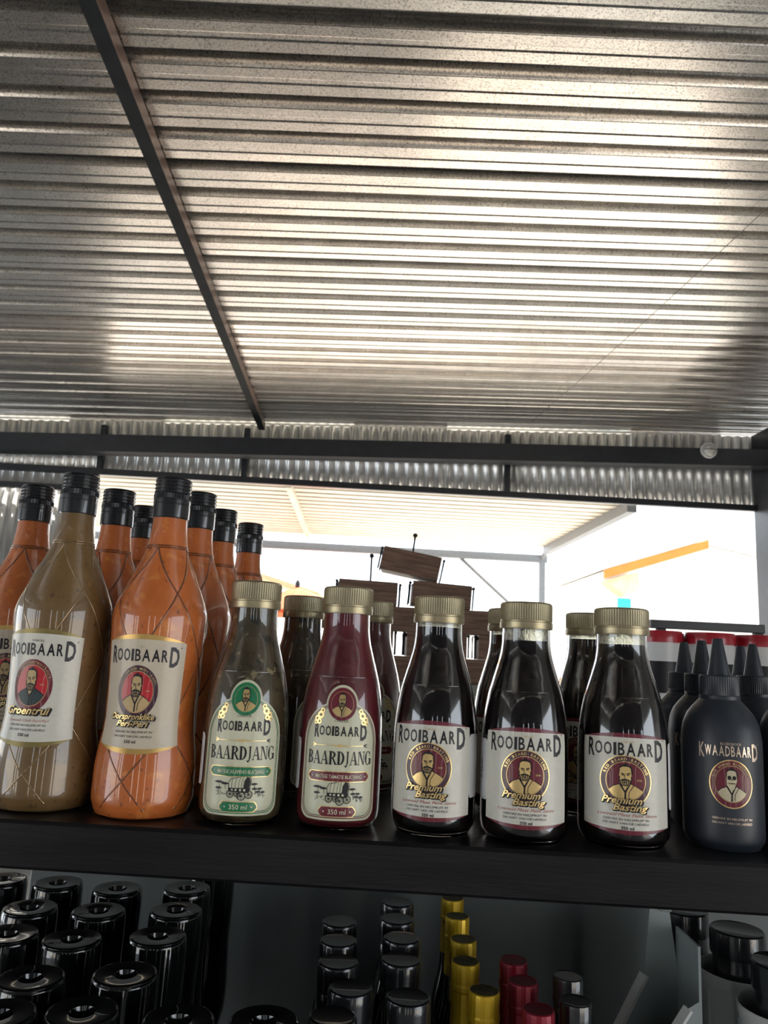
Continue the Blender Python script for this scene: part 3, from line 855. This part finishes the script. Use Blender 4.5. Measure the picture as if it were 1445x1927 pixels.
def small_bottle(name, sauce, level, labelf, froth=False):
    t = empty(name)
    link('bottle_shell', SHELL, t); link('contents', contents_mesh(level, sauce, froth), t)
    if froth: link('froth_film', froth_mesh(level), t)
    link('cap', CAPM, t); seam(t); labelf(t)
    return t
def put(o, x, y, a, zs, lb, grp, xy=1.):
    o.location = (x, y, ZS + .0004); o.rotation_euler = (0, 0, radians(a) - math.atan2(x, y)); o.scale = (xy, xy, zs); tag(o, lb, 'bottle', grp); return o
GG = 'gold capped sauce bottles on the upper shelf'
g1 = small_bottle('relish_bottle', relish, .170, lambda t: relish_label(t, 0, green_print, 'MATIGE JALAPENO BLATJANG'))
g2 = copy_tree(g1)
sticker(g1, radians(-82), .028, .022, .040, 'R 55.00')
put(g1, -.1065, .6560, -3, 1.005, 'olive relish bottle with pale label and green medallion, standing in front', GG)
put(g2, -.0785, .7960, 50, 1.0, 'olive relish bottle behind, between the green and maroon labelled bottles', GG)
r1 = small_bottle('relish_bottle', tomato, .170, lambda t: relish_label(t, 0, label_maroon, 'MATIGE TAMATIE BLATJANG'))
r2 = copy_tree(r1)
sticker(r1, radians(-80), .028, .018, .040)
put(r1, -.0270, .6560, 0, 1.0, 'maroon tomato relish bottle with pale label and maroon medallion, in front', GG)
put(r2, -.0060, .8280, 5, 1.0, 'maroon relish bottle half hidden behind the front maroon one', GG)
p1 = small_bottle('basting_bottle', basting, .1665, lambda t: basting_label(t, 0), True)
p2 = small_bottle('basting_bottle', basting, .1600, lambda t: basting_label(t, 0), True)
p3 = small_bottle('basting_bottle', basting, .1615, lambda t: basting_label(t, 0), True)
p2b = copy_tree(p1); p3b = copy_tree(p1)
sticker(p1, radians(72), .030, .016, .050)
sticker(p2, radians(-74), .030, .020, .048, 'R 55.00'); sticker(p3, radians(80), .030, .018, .052)
put(p1, .0515, .6505, -6, .975, 'black basting sauce bottle beside the maroon relish bottle', GG, 1.0)
put(p2, .1240, .6400, 3, .965, 'black basting sauce bottle, middle of the three in front', GG, 1.01)
put(p3, .2045, .6410, 5, .96, 'black basting sauce bottle beside the matte black nozzle bottles', GG, 1.04)
put(p2b, .1290, .7480, -12, .97, 'black basting bottle hidden behind the middle front one', GG)
put(p3b, .2080, .7570, -12, .97, 'black basting bottle hidden behind the one next to the nozzle bottles', GG)

# ---------------- matte black nozzle bottle
KK = [(.002, .0280), (.006, .0302), (.012, .0308), (.050, .0310), (.084, .0310), (.096, .0292), (.104, .0258), (.110, .0214), (.114, .0178), (.117, .0152)]
KP = smooth_prof(KK, 44); KR = interp(KP)
def nozzle_bottle():
    t = empty('nozzle_bottle')
    MB().lathe([(0, .001), (.025, .001), (.0268, 0)] + KP + [(.0145, .119), (0, .119)], 56).build('bottle_body', matte_black, t, ang=40)
    z = .116
    pr = [(.0140, z), (.0157, z), (.0159, z+.0008), (.0159, z+.003)]; a = len(pr)
    pr += [(.0158, z+.0036), (.0158, z+.0175)]; rib = {a: .0004, a+1: .0004}
    pr += [(.0157, z+.0190), (.0148, z+.0200), (0, z+.0202)]
    MB().lathe(pr, 112, rib=rib).build('collar', matte_black, t, ang=28)
    pr = [(.0092, z+.0200), (.0090, z+.0212), (.0080, z+.0260), (.0040, z+.0500), (.0036, z+.0510), (.0022, z+.0510), (.0018, z+.048), (0, z+.048)]
    MB().lathe(pr, 32).build('nozzle', matte_black, t, ang=28)
    P = Print(KR, .004, .031, 0)
    wordmark(P, 0, .0690, .0475, pale_print, 1, 'K', 'WAADBAAR', 'D')
    P.text('BLOEDROOI', 0, .0775, .0019, pale_print, 1, w=.015)
    for yy, tx in ((.0205, 'GEBORE IN NELSPRUIT IN'), (.0172, 'DIE HART VAN DIE LAEVELD')): P.text(tx, 0, yy, .0016, pale_print, 1, w=.030)
    P.build('lettering', t)
    P = Print(KR, .004, .031, 0)
    emblem(P, 0, .0478, .0158, .0178, label_maroon, skin_print, label_maroon, bone_print, bone_print, ink, 'DIE KWAAD BLOEDROOI', skin_print, rim=foil, skull=True, L=1, year=False)
    P.build('emblem', t)
    return t
kb = nozzle_bottle()
GKN = 'matte black nozzle bottles on the upper shelf'
for i, (x, y, a, lb) in enumerate([
    (.2885, .6480, 13, 'matte black nozzle bottle in front with full maroon skull emblem'),
    (.3030, .7150, -6, 'matte black nozzle bottle directly behind the front one, to its left'),
    (.3150, .7860, 0, 'matte black nozzle bottle with leftmost nozzle, third back'),
    (.3915, .8250, 0, 'matte black nozzle bottle farthest back on the right'),
    (.3680, .7500, 6, 'matte black nozzle bottle with rightmost nozzle in view'),
    (.3665, .6720, 4, 'matte black nozzle bottle cut by the right photo edge')]):
    o = kb if i == 0 else copy_tree(kb)
    o.location = (x, y, ZS + .0004); o.rotation_euler = (0, 0, radians(a) - math.atan2(x, y)); o.scale = (1, 1, .985); tag(o, lb, 'bottle', GKN)
# ================================================================== LOWER SHELF
# upturned gloss black bottles: flat dimpled base on top
def upturned():
    t = empty('upturned_bottle')
    H = ZC - .31 - ZL
    pr = [(0, 0), (.0160, 0), (.0165, .002), (.0165, .030), (.0150, .034)]
    sh = [(.040, .0150), (.070, .0160), (.095, .0225), (.120, .0290), (.150, .0308), (.185, .0296), (.215, .0292), (.245, .0304), (.268, .0309), (H-.010, .0308), (H-.0035, .0300), (H-.001, .0288)]
    pr += smooth_prof(sh, 44) + [(.0272, H), (.0140, H-.0006), (.0112, H-.0012), (.0098, H-.0060), (0, H-.0072)]
    k = next(i for i, (q, z) in enumerate(pr) if z > .034)
    MB().lathe(pr, 48).build('bottle_body', gloss_black, t, ang=30)
    pts = [(.0288*sin(2*pi*i/40), -.0288*cos(2*pi*i/40), H-.0012) for i in range(40)]
    MB().tube(pts, .0006, 5, closed=True).build('base_rim', gloss_black, t, ang=80)
    # wrinkled shrink film fold beside the dimple
    MB().tube([(.011, -.002, H-.0004), (.017, -.006, H-.0001), (.024, -.007, H-.0002)], .0005, 5).build('film_fold', gloss_black, t, ang=80)
    return t
up = upturned()
UP = [(-.468, 1.046, 'farthest row at the left photo edge'), (-.394, 1.042, 'farthest row, second from the left photo edge'), (-.314, 1.031, 'farthest row, third from the left photo edge'),
      (-.230, 1.046, 'farthest row, at its right end'), (-.387, .947, 'second farthest row, first from the left'), (-.308, .948, 'second farthest row, in the middle'),
      (-.2215, .962, 'second farthest row, at its right end'), (-.3735, .866, 'middle row, cut by the left photo edge'), (-.304, .860, 'middle row, between two others'),
      (-.2195, .880, 'middle row, at its right end'), (-.3040, .765, 'second nearest row, on the left'), (-.2230, .783, 'second nearest row, on the right'),
      (-.2340, .706, 'nearest row, in the middle, cut by the bottom edge'), (-.1510, .700, 'nearest row, on the right, cut by the bottom edge'), (-.2990, .694, 'nearest row, in the bottom left corner'),
      (-.2150, 1.135, 'tucked under the shelf, tallest dark outline at the right end')]
for i, (x, y, lb) in enumerate(UP):
    o = up if i == 0 else copy_tree(up)
    o.location = (x, y, ZL + .0004); o.rotation_euler = (0, 0, i*2.1); tag(o, 'gloss black upturned bottle, ' + lb, 'bottle', 'upturned black bottles on the lower shelf')

# bottles with wide black caps
def wide_cap_bottle():
    t = empty('black_capped_bottle'); H = ZC - .325 - ZL
    sh = [(.003, .0270), (.008, .0290), (.060, .0292), (.150, .0292), (.185, .0275), (.205, .0235), (.222, .0205), (.250, .0200)]
    MB().lathe([(0, 0), (.025, 0)] + smooth_prof(sh, 32) + [(0, .250)], 40).build('bottle_body', dark_glass, t, ang=40)
    z = H
    MB().lathe([(.0195, z-.042), (.0212, z-.042), (.0216, z-.040), (.0216, z-.028), (.0211, z-.027), (.0218, z-.026), (.0222, z-.010), (.0222, z-.004), (.0212, z-.0012), (.0195, z-.0002), (.0150, z-.0008), (0, z-.0008)], 48).build('cap', black_cap, t, ang=30)
    return t
wc = wide_cap_bottle()
WC = [(-.030, .997, 'left row, farthest back'), (-.028, .936, 'left row, second from the back'), (-.025, .876, 'left row, in the middle'), (-.010, .814, 'left row, second from the front'), (-.024, .754, 'left row, nearest, cut by the bottom edge'),
      (.043, 1.080, 'right row, farthest back'), (.041, 1.016, 'right row, second from the back'), (.045, .953, 'right row, in the middle'), (.042, .890, 'right row, second from the front'), (.046, .800, 'right row, nearest')]
for i, (x, y, lb) in enumerate(WC):
    o = wc if i == 0 else copy_tree(wc)
    o.location = (x, y, ZL + .0004); tag(o, 'dark bottle with wide black cap, ' + lb, 'bottle', 'black capped bottles in two rows')

# wine bottles with foil capsules
def wine(name, capm, topm, rip):
    t = empty(name); H = ZC - .325 - ZL
    rb = .0245
    sh = [(.003, rb-.003), (.008, rb), (.060, rb+.0002), (H-.125, rb), (H-.105, rb-.004), (H-.088, .0165), (H-.070, .0148), (H-.045, .0142), (H-.02, .0142)]
    MB().lathe([(0, 0), (.021, 0)] + smooth_prof(sh, 36) + [(0, H-.02)], 40).build('bottle_body', dark_glass, t, ang=40)
    pr = [(.0150, H-.066), (.0153, H-.066), (.0150, H-.045), (.0150, H-.028), (.0158, H-.026), (.0160, H-.022), (.0154, H-.020), (.0156, H-.004), (.0150, H-.001), (.0142, H)]
    MB().lathe(pr, 20).build('capsule', capm, t, ang=14)
    MB().lathe([(.0142, H), (.0138, H-.0006), (.0080, H-.0008), (0, H-.0006)], 24).build('capsule_disc', topm, t)
    if rip:
        q = .0157
        MB().add([(q*sin(a), -q*cos(a), z) for a, z in ((-.75, H-.026), (-.35, H-.030), (-.45, H-.034))] + [((q+.003)*sin(a), -(q+.003)*cos(a), z) for a, z in ((-.75, H-.0262), (-.35, H-.0302), (-.45, H-.0342))],
                 [(0, 1, 2), (3, 5, 4), (0, 3, 4, 1), (1, 4, 5, 2), (2, 5, 3, 0)]).build('tear_tab', ink, t, smooth=False)
    return t
ye = wine('wine_bottle', yellow_foil, yellow_top, True)
for i, (x, y, lb) in enumerate([(.119, 1.107, 'farthest back under the shelf edge'), (.118, 1.035, 'second from the back'), (.117, .957, 'in the middle of its row'), (.112, .893, 'second from the front'), (.1225, .822, 'nearest and largest')]):
    o = ye if i == 0 else copy_tree(ye)
    o.location = (x, y, ZL + .0004); o.rotation_euler = (0, 0, .3*i); tag(o, 'dark wine bottle with yellow foil capsule, ' + lb, 'bottle', 'yellow capsule bottles in one row')
rd = wine('wine_bottle', red_foil, red_foil, False)
for i, (x, y, lb) in enumerate([(.1660, .902, 'farthest back'), (.1665, .850, 'in the middle'), (.1690, .787, 'nearest, cut by the bottom edge')]):
    o = rd if i == 0 else copy_tree(rd)
    o.location = (x, y, ZL + .0004); tag(o, 'dark bottle with red foil capsule, ' + lb, 'bottle', 'red capsule bottles')
bk = wine('wine_bottle', black_cap, black_cap, False)
for i, (x, y, lb) in enumerate([(.2170, .867, 'behind its twin, right of the red capsules'), (.2100, .809, 'in front of its twin, right of the red capsules')]):
    o = bk if i == 0 else copy_tree(bk)
    o.location = (x, y, ZL + .0004); tag(o, 'dark bottle with black capsule, ' + lb, 'bottle', 'black capsule bottles')
# one more upturned black bottle top in the middle foreground
o = copy_tree(up); o.location = (-.0800, .7050, ZL + .0004); tag(o, 'gloss black upturned bottle alone at the bottom edge, middle of the photo', 'bottle', 'upturned black bottles on the lower shelf')

# ---------------- right end: black lidded jars in white tubs, and a milky scoop holder
def jar():
    t = empty('black_jar'); H = ZC - .33 - ZL
    sh = [(.003, .0300), (.008, .0318), (.050, .0320), (H-.050, .0320), (H-.038, .0305), (H-.030, .0300)]
    MB().lathe([(0, 0), (.028, 0)] + smooth_prof(sh, 24) + [(0, H-.03)], 44).build('jar_body', black_cap, t, ang=40)
    MB().lathe([(.0310, H-.030), (.0328, H-.030), (.0332, H-.028), (.0332, H-.006), (.0326, H-.002), (.0310, H), (.0290, H-.0010), (0, H-.0012)], 52).build('lid', black_cap, t, ang=30)
    return t, H
jr, JH = jar()
JP = [(.4420, 1.128, 'farthest back, half under the shelf'), (.4760, 1.040, 'standing in the middle white tub'), (.4780, .935, 'nearest, at the right photo edge')]
for i, (x, y, lb) in enumerate(JP):
    o = jr if i == 0 else copy_tree(jr)
    o.location = (x, y, ZL + .0004); o.location.z += .0046 if i else 0; tag(o, 'gloss black lidded jar, ' + lb, 'jar', 'black lidded jars')
# flat picture of a man on the far jar
JR = lambda z: .0320
P = Print(JR, .10, .032, radians(-12))
def e_(cx, cy, rx, ry, n=18): return [(cx+rx*cos(2*pi*i/n), cy+ry*sin(2*pi*i/n)) for i in range(n)]
P.ngon([(-.016, .028), (-.012, .040), (-.004, .046), (.006, .045), (.014, .038), (.018, .026)], slate_print, 1)
P.ngon(e_(.002, .064, .013, .020), M('brown_face', (.16, .085, .06), rough=.5), 2)
P.ngon([(-.012, .068), (-.010, .082), (.002, .088), (.014, .082), (.016, .068), (.010, .079), (-.004, .080)], ink, 3)
for q in (-.004, .008): P.ngon(e_(q, .066, .0028, .0014, 8), ink, 3)
P.line([(.002, .066), (.004, .058), (.001, .057)], .0010, ink, 3); P.line([(-.003, .052), (.007, .052)], .0012, ink, 3)
P.build('portrait_picture', jr)

def tub(H, Rr):
    t = empty('white_tub')
    out = [(0, 0), (Rr*.86, 0), (Rr*.88, .003), (Rr*.97, H-.020), (Rr*.975, H-.012), (Rr*1.02, H-.011), (Rr*1.025, H-.001), (Rr*1.01, H), (Rr*.985, H-.001)]
    inn = [(Rr*.95, H-.02), (Rr*.85, .004), (0, .004)]
    MB().lathe(out + inn, 60).build('tub_wall', white_plastic, t, ang=30)
    for k in range(8):
        a = 2*pi*k/8 + .3
        MB().tube([(Rr*.885*sin(a), -Rr*.885*cos(a), .006), (Rr*.972*sin(a), -Rr*.972*cos(a), H-.022)], .0012, 5).build('wall_rib', white_plastic, t, ang=60)
    return t
TBH = ZC - .372 - ZL
tb = tub(TBH, .048)
for i, (x, y, lb) in enumerate([(.4760, 1.040, 'white open tub holding a black jar, behind'), (.4780, .935, 'white open tub in front at the right photo edge')]):
    o = tb if i == 0 else copy_tree(tb)
    o.location = (x, y, ZL + .0004); tag(o, lb, 'tub', 'white tubs with jars')
    
# milky scoop holder: far cheek, near cheek, back, sloping rims
hd = empty('acrylic_holder', (.304, .90, ZL)); tag(hd, 'milky plastic holder with tapering back and sloping front rims', 'holder')
def hz(z): return ZC + z - ZL
def hp(pts): return [(x - .30, hz(z)) for x, z in pts]
yF, yN = .955-.90, .895-.90
far = hp([(.2920, -.6072), (.2920, -.410), (.3235, -.352), (.3320, -.272), (.3540, -.282), (.3630, -.350), (.3650, -.6072)])
MB().prism(far, yF, yF+.003).build('far_cheek', acrylic, hd, smooth=False)
near = hp([(.2920, -.6072), (.2920, -.446), (.3500, -.362), (.3620, -.355), (.3650, -.6072)])
MB().prism(near, yN, yN+.003).build('near_cheek', acrylic, hd, smooth=False)
MB().box((.0620, yN, hz(-.6072)), (.0650, yF+.003, hz(-.300))).build('back_plate', acrylic, hd, smooth=False)
MB().box((-.0080, yN, hz(-.6072)), (-.0050, yF+.003, hz(-.43))).build('front_plate', acrylic, hd, smooth=False)
def rim(a, b, y):
    (x0, z0), (x1, z1) = a, b
    MB().tube([(x0-.30, y, hz(z0)), (x1-.30, y, hz(z1))], .0062, 4).build('sloping_rim', white_plastic, hd, smooth=False)
rim((.2920, -.410), (.3235, -.352), yF); rim((.2920, -.446), (.3500, -.362), yN)
MB().tube([(.3300-.30, yF+.004, hz(-.268)), (.3330-.30, yF-.001, hz(-.274)), (.3440-.30, yF-.002, hz(-.280)), (.3550-.30, yF, hz(-.281))], .0035, 8).build('rolled_lip', acrylic, hd, ang=60)

# ================================================================== SHOP BEHIND THE RACK
# display table with a stack of small wooden crates
tbl = empty('display_table', (.12, 3.3, 0)); tag(tbl, 'grey topped display table under the stacked wooden crates', 'table')
def tchild(mb, name, m):
    o = mb.build(name, m, tbl, smooth=False); return o
tchild(MB().box((-.75, -.25, ZC-.150), (.75, .40, ZC-.1105), ch=.004), 'table_top', grey_cloth)
tchild(MB().box((-.74, -.235, ZC-.42), (.74, -.228, ZC-.150)), 'apron', grey_cloth)
for sx in (-.70, .66):
    for sy in (-.2, .34): tchild(MB().box((sx, sy, 0), (sx+.04, sy+.04, ZC-.150)), 'leg', black_steel)
def crate(w=.245, h=.098, d=.17):
    t = empty('wooden_crate')
    th = .012
    MB().box((-w/2, -d/2, 0), (w/2, -d/2+th, h), ch=.0015).build('front_board', crate_wood, t, smooth=False)
    MB().box((-w/2, d/2-th, 0), (w/2, d/2, h), ch=.0015).build('back_board', crate_wood, t, smooth=False)
    for sx in (-1, 1):
        MB().box((sx*(w/2-th/2)-th/2, -d/2+th, 0), (sx*(w/2-th/2)+th/2, d/2-th, h*.8), ch=.0015).build('end_board', crate_wood, t, smooth=False)
    MB().box((-w/2+th, -d/2+th, 0), (w/2-th, d/2-th, .010)).build('base_board', crate_wood, t, smooth=False)
    for sx in (-1, 1):
        x = sx*(w/2+.010)
        q = MB().tube([(x, -d/2+.03, .002), (x, -d/2+.03, h-.006), (x, d/2-.03, h-.006), (x, d/2-.03, .002)], .0042, 6).build('metal_handle', black_steel, t, ang=60)
        MB().lathe([(0, -.007), (.005, -.005), (.007, 0), (.005, .005), (0, .007)], 12, c=(x, -d/2+.03, h-.0075)).build('knob', black_steel, q)
    return t
cr = crate()
ZT = ZC - .125
CR = [(-.20, 3.2, -.110, 0, 0, 'bottom layer, left'), (.09, 3.2, -.110, 0, 2, 'bottom layer, middle'), (.40, 3.2, -.110, 0, 0, 'bottom layer, right'),
      (-.06, 3.2, -.0112, 0, 0, 'second layer from below, left'), (.24, 3.2, -.0112, 0, 1, 'second layer from below, middle'), (.535, 3.2, -.0112, 0, 0, 'second layer from below, right end'),
      (-.17, 3.2, .0874, 0, 0, 'third layer, left'), (.12, 3.2, .0874, 0, 0, 'third layer, middle, half in shadow'), (.415, 3.2, .0874, 0, 0, 'third layer, right'),
      (-.052, 3.2, .1895, -1.5, 0, 'fourth layer, left, its long top edge level'), (.252, 3.2, .1930, -3.0, 0, 'fourth layer, right, tilting down to the right')]
CR = [(x, y, ZC + z, ry, rz, lb) for x, y, z, ry, rz, lb in CR]
for i, (x, y, z, ry, rz, lb) in enumerate(CR):
    o = cr if i == 0 else copy_tree(cr)
    o.location = (x, y, z if i < 6 else z); o.rotation_euler = (0, radians(-ry), radians(rz)); tag(o, 'dark wooden crate in the stack, ' + lb, 'crate', 'stacked wooden crates')
o = copy_tree(cr); o.location = (.118, 3.2, ZC+.3195); o.rotation_euler = (0, radians(10), radians(-3)); tag(o, 'dark wooden crate tilted on top of the crate stack', 'crate', 'stacked wooden crates')
for x, z0, z1 in ((.127, .398, .497), (-.043, .293, .400)):
    t = empty('hook_rod', (x, 3.2, ZC+z0-.03)); tag(t, 'thin metal rod with knob rising from the ' + ('topmost tilted crate' if z0 > .35 else 'left crate of the third layer'), 'rod')
    MB().tube([(0, 0, 0), (.012 if z0 > .35 else 0, 0, z1-z0+.03)], .0045, 8).build('rod', black_steel, t, ang=60)
    MB().lathe([(0, -.011), (.008, -.007), (.011, 0), (.008, .007), (0, .011)], 14, c=(.012 if z0 > .35 else 0, 0, z1-z0+.03)).build('knob', black_steel, t)

# second display stand on the right with red lidded tubs
st = empty('display_stand', (.85, 1.9, 0)); tag(st, 'dark display stand behind the nozzle bottles carrying red lidded tubs', 'stand')
def schild(lo, hi, name, m=black_steel): return MB().box(lo, hi, ch=.002).build(name, m, st, smooth=False)
schild((-.28, -.12, ZC-.12), (.75, .35, ZC-.095), 'shelf_board'); schild((-.28, -.12, ZC-.50), (.75, .35, ZC-.475), 'shelf_board')
for sx in (-.28, .70):
    for sy in (-.12, .31): schild((sx, sy, 0), (sx+.04, sy+.04, ZC-.12), 'leg')
schild((-.04, .36, ZC+.108), (.30, .385, ZC+.134), 'top_rail'); schild((-.02, .36, ZC-.095), (.005, .385, ZC+.108), 'rail_post'); schild((.27, .36, ZC-.095), (.295, .385, ZC+.108), 'rail_post')
def red_tub():
    t = empty('lidded_tub')
    MB().lathe([(0, 0), (.048, 0), (.050, .003), (.056, .125), (.056, .145), (0, .145)], 40).build('tub_wall', white_plastic, t, ang=30)
    MB().lathe([(.0505, .03), (.0522, .03), (.0548, .100), (.0532, .100)], 40).build('label_band', ink, t, ang=30)
    MB().lathe([(.0565, .142), (.0590, .142), (.0592, .150), (.0592, .162), (.0575, .166), (.0570, .1685), (.0540, .1685), (.0530, .166), (0, .166)], 44, mis=None).build('lid', red_lid, t, ang=30)
    return t
rt = red_tub()
for i, (x, y, lb) in enumerate([(.682, 1.86, 'leftmost, half hidden'), (.800, 1.84, 'in the middle, in front of the others'), (.925, 1.86, 'on the right by the photo edge'), (.745, 1.98, 'behind, between the left and middle ones')]):
    o = rt if i == 0 else copy_tree(rt)
    o.location = (x, y, ZC-.0945); o.scale = (.98, .98, 1.05); tag(o, 'white tub with dark red lid, ' + lb, 'tub', 'red lidded tubs on the far stand')
for i, (x, y, w, h, m, lb) in enumerate([(.625, 1.93, .06, .10, blue_box, 'small dark blue carton left of the red lidded tubs'), (.635, 2.08, .09, .055, red_lid, 'low dark red carton behind the blue one')]):
    t = MB().box((-w/2, -.04, 0), (w/2, .04, h), ch=.002).build('carton', m, None, smooth=False); t.location = (x, y, ZC-.0945)
    f = MB().box((-w/2+.004, -.0415, h*.2), (w/2-.004, -.0402, h*.7)).build('carton_label', white_print, t, smooth=False); tag(t, lb, 'carton')

# round bulkhead lamp on the tie beam, thin wires under the roof
lp = empty('bulkhead_lamp'); lp.location = B(2.69, 5.60, 1.665); lp.rotation_euler = (radians(90), 0, PSI); tag(lp, 'small round milky bulkhead lamp on the dark tie beam', 'lamp')
MB().lathe([(0, 0), (.062, 0), (.064, .004), (.064, .022), (.058, .028), (.050, .026), (.050, .02), (0, .02)], 32).build('housing', white_plastic, lp, ang=30)
MB().lathe([(.050, .02), (.046, .036), (.030, .050), (.012, .055), (0, .056)], 28).build('glass_dome', lamp_glass, lp, ang=60)
MB().tube([(-.05, 0, .040), (0, 0, .062), (.05, 0, .040)], .003, 6).build('guard_bar', black_steel, lp, ang=60)
def wire(pa, pb, sag, lb):
    a, b = B(*pa), B(*pb)
    pts = [a.lerp(b, i/20) - Vector((0, 0, sag*4*(i/20)*(1-i/20))) for i in range(21)]
    tag(MB().tube(pts, .0017, 5).build('roof_wire', wire_mat, None, ang=80), lb, 'wire')
wire((1.60, 2.35, roof_z(1.60)-.02), (1.30, 5.6, roof_z(1.3)-.03), .02, 'thin grey wire under the roof on the right')
wire((-2.06, 4.1, roof_z(-2.06)-.03), (-1.95, 5.85, roof_z(-1.95)-.05), .02, 'thin pale wire under the roof on the left')

# ================================================================== OUTSIDE
can = empty('canopy', tuple(B(.2, 7.2, -1.6))); can.rotation_euler = (0, 0, PSI); tag(can, 'open lean-to canopy outside with cream ribbed ceiling and steel frame', 'canopy')
ICAN = can.matrix_basis.inverted()
def cchild(mb, name, m, smooth=False):
    mb.v = [tuple(Vector((v[0]-.2, v[1]-7.2, v[2]+1.6))) for v in mb.v]
    return mb.build(name, m, can, smooth)
ZCN = 1.32
y = 6.02
while y < 8.55:
    pts = []
    for q in range(4):
        for (a, h) in [(0, 0), (.011, .024), (.050, .024), (.064, 0)]: pts.append((y+q*PITCHR+a, h))
    pts.append((y+4*PITCHR, 0))
    vs = []; fs = []
    for x in (-6, 2.28):
        for (yy, h) in pts: vs.append((x, yy, ZCN+h))
    n = len(pts)
    for j in range(n-1): fs.append((j, j+1, n+j+1, n+j))
    o = cchild(MB().add(vs, fs), 'canopy_sheet', canopy_iron); sm = o.modifiers.new('thickness', 'SOLIDIFY'); sm.thickness = .001; sm.offset = 1
    y += 4*PITCHR
for x in (-.585, -3.4): cchild(MB().box((x-.025, 6.02, ZCN-.05), (x+.025, 8.75, ZCN-.002)), 'canopy_purlin', canopy_iron)
cchild(MB().box((2.20, 6.02, ZCN-.09), (2.28, 8.80, ZCN-.002)), 'edge_beam', M('grey_painted_steel', (.16, .17, .18), rough=.45))
cchild(MB().box((-6, 8.98, 1.155), (2.30, 9.06, 1.245)), 'gutter_beam', MATS['grey_painted_steel'])
for x in (2.24, -5.6): cchild(MB().box((x-.035, 8.98, -1.6), (x+.035, 9.05, 1.155)), 'post', MATS['grey_painted_steel'])
cchild(MB().tube([(1.25, 9.02, 1.16), (2.2, 9.02, .35)], .022, 6), 'brace', MATS['grey_painted_steel'])
cchild(MB().tube([(2.24, 9.02, 1.20), (2.24, 8.78, ZCN-.04)], .03, 6), 'beam_stub', MATS['grey_painted_steel'])

# house with orange fascia, right of the canopy
hs = empty('house', (4.6, 14.2, .38)); tag(hs, 'sunlit white house with orange eaves fascia beyond the opening', 'house')
def hchild(lo, hi, name, m): return MB().box(lo, hi).build(name, m, hs, smooth=False)
MB().prism([(-.4, -.38), (6, -.38), (6, 2.62), (1.4, 3.54), (-.4, 2.92)], 0, 5).build('wall', white_plaster, hs, smooth=False)
MB().prism([(-.55, 2.72), (1.35, 3.36), (1.35, 3.52), (-.55, 2.88)], -.6, -.5).build('fascia', orange_paint, hs, smooth=False)
MB().prism([(-.60, 2.88), (1.4, 3.56), (1.4, 3.66), (-.60, 2.98)], -.5, 5.2).build('roof', white_plaster, hs, smooth=False)
MB().prism([(1.4, 3.56), (6.2, 2.6), (6.2, 2.7), (1.4, 3.66)], -.5, 5.2).build('roof', white_plaster, hs, smooth=False)
hchild((-.14, -.04, -.38), (.10, -.001, 2.42), 'door_panel', teal_paint)
MB().prism([(-.50, 2.70), (.10, 2.88), (.10, 2.56), (-.14, 2.44)], -.5, -.06).build('eave_bracket', tan_canvas, hs, smooth=False)
hchild((.9, -.05, 1.3), (2.2, 0, 2.3), 'window_shutter', white_plaster)
# pale boundary wall and tan shade sail and parasol on the left
bw = MB().box((-14, 15.0, -.0), (3.2, 15.25, 2.05)).build('boundary_wall', white_plaster, None, smooth=False); tag(bw, 'long pale boundary wall in the sun behind the canopy', 'wall')
cp = MB().box((-14, 14.98, 2.05), (3.22, 15.27, 2.12)).build('coping', white_plaster, bw, smooth=False)
th = empty('tan_awning', (-2.6, 10.6, 0)); tag(th, 'tan canvas awning sloping down behind the orange bottles', 'awning')
MB().prism([(-2.2, 3.45), (-2.2, 3.40), (1.75, 2.28), (1.8, 2.33)], -.6, .9).build('canvas', tan_canvas, th, smooth=False)
for x, z in ((-2.0, 3.35), (1.6, 2.30)): MB().tube([(x, 0, 0), (x, 0, z)], .03, 8).build('pole', black_steel, th, ang=60)
pa = empty('parasol', (-1.05, 9.6, 0)); tag(pa, 'red and orange parasol behind the gold capped relish bottles', 'parasol')
MB().lathe([(0, 2.36), (.25, 2.27), (.85, 2.03), (.84, 1.99), (.25, 2.23), (0, 2.32)], 8).build('canopy_cloth', red_canvas, pa, smooth=False)
MB().tube([(0, 0, 0), (0, 0, 2.33)], .022, 8).build('pole', black_steel, pa, ang=60)
MB().lathe([(0, 2.33), (.03, 2.36), (.035, 2.40), (.02, 2.44), (0, 2.45)], 12).build('finial', black_steel, pa)
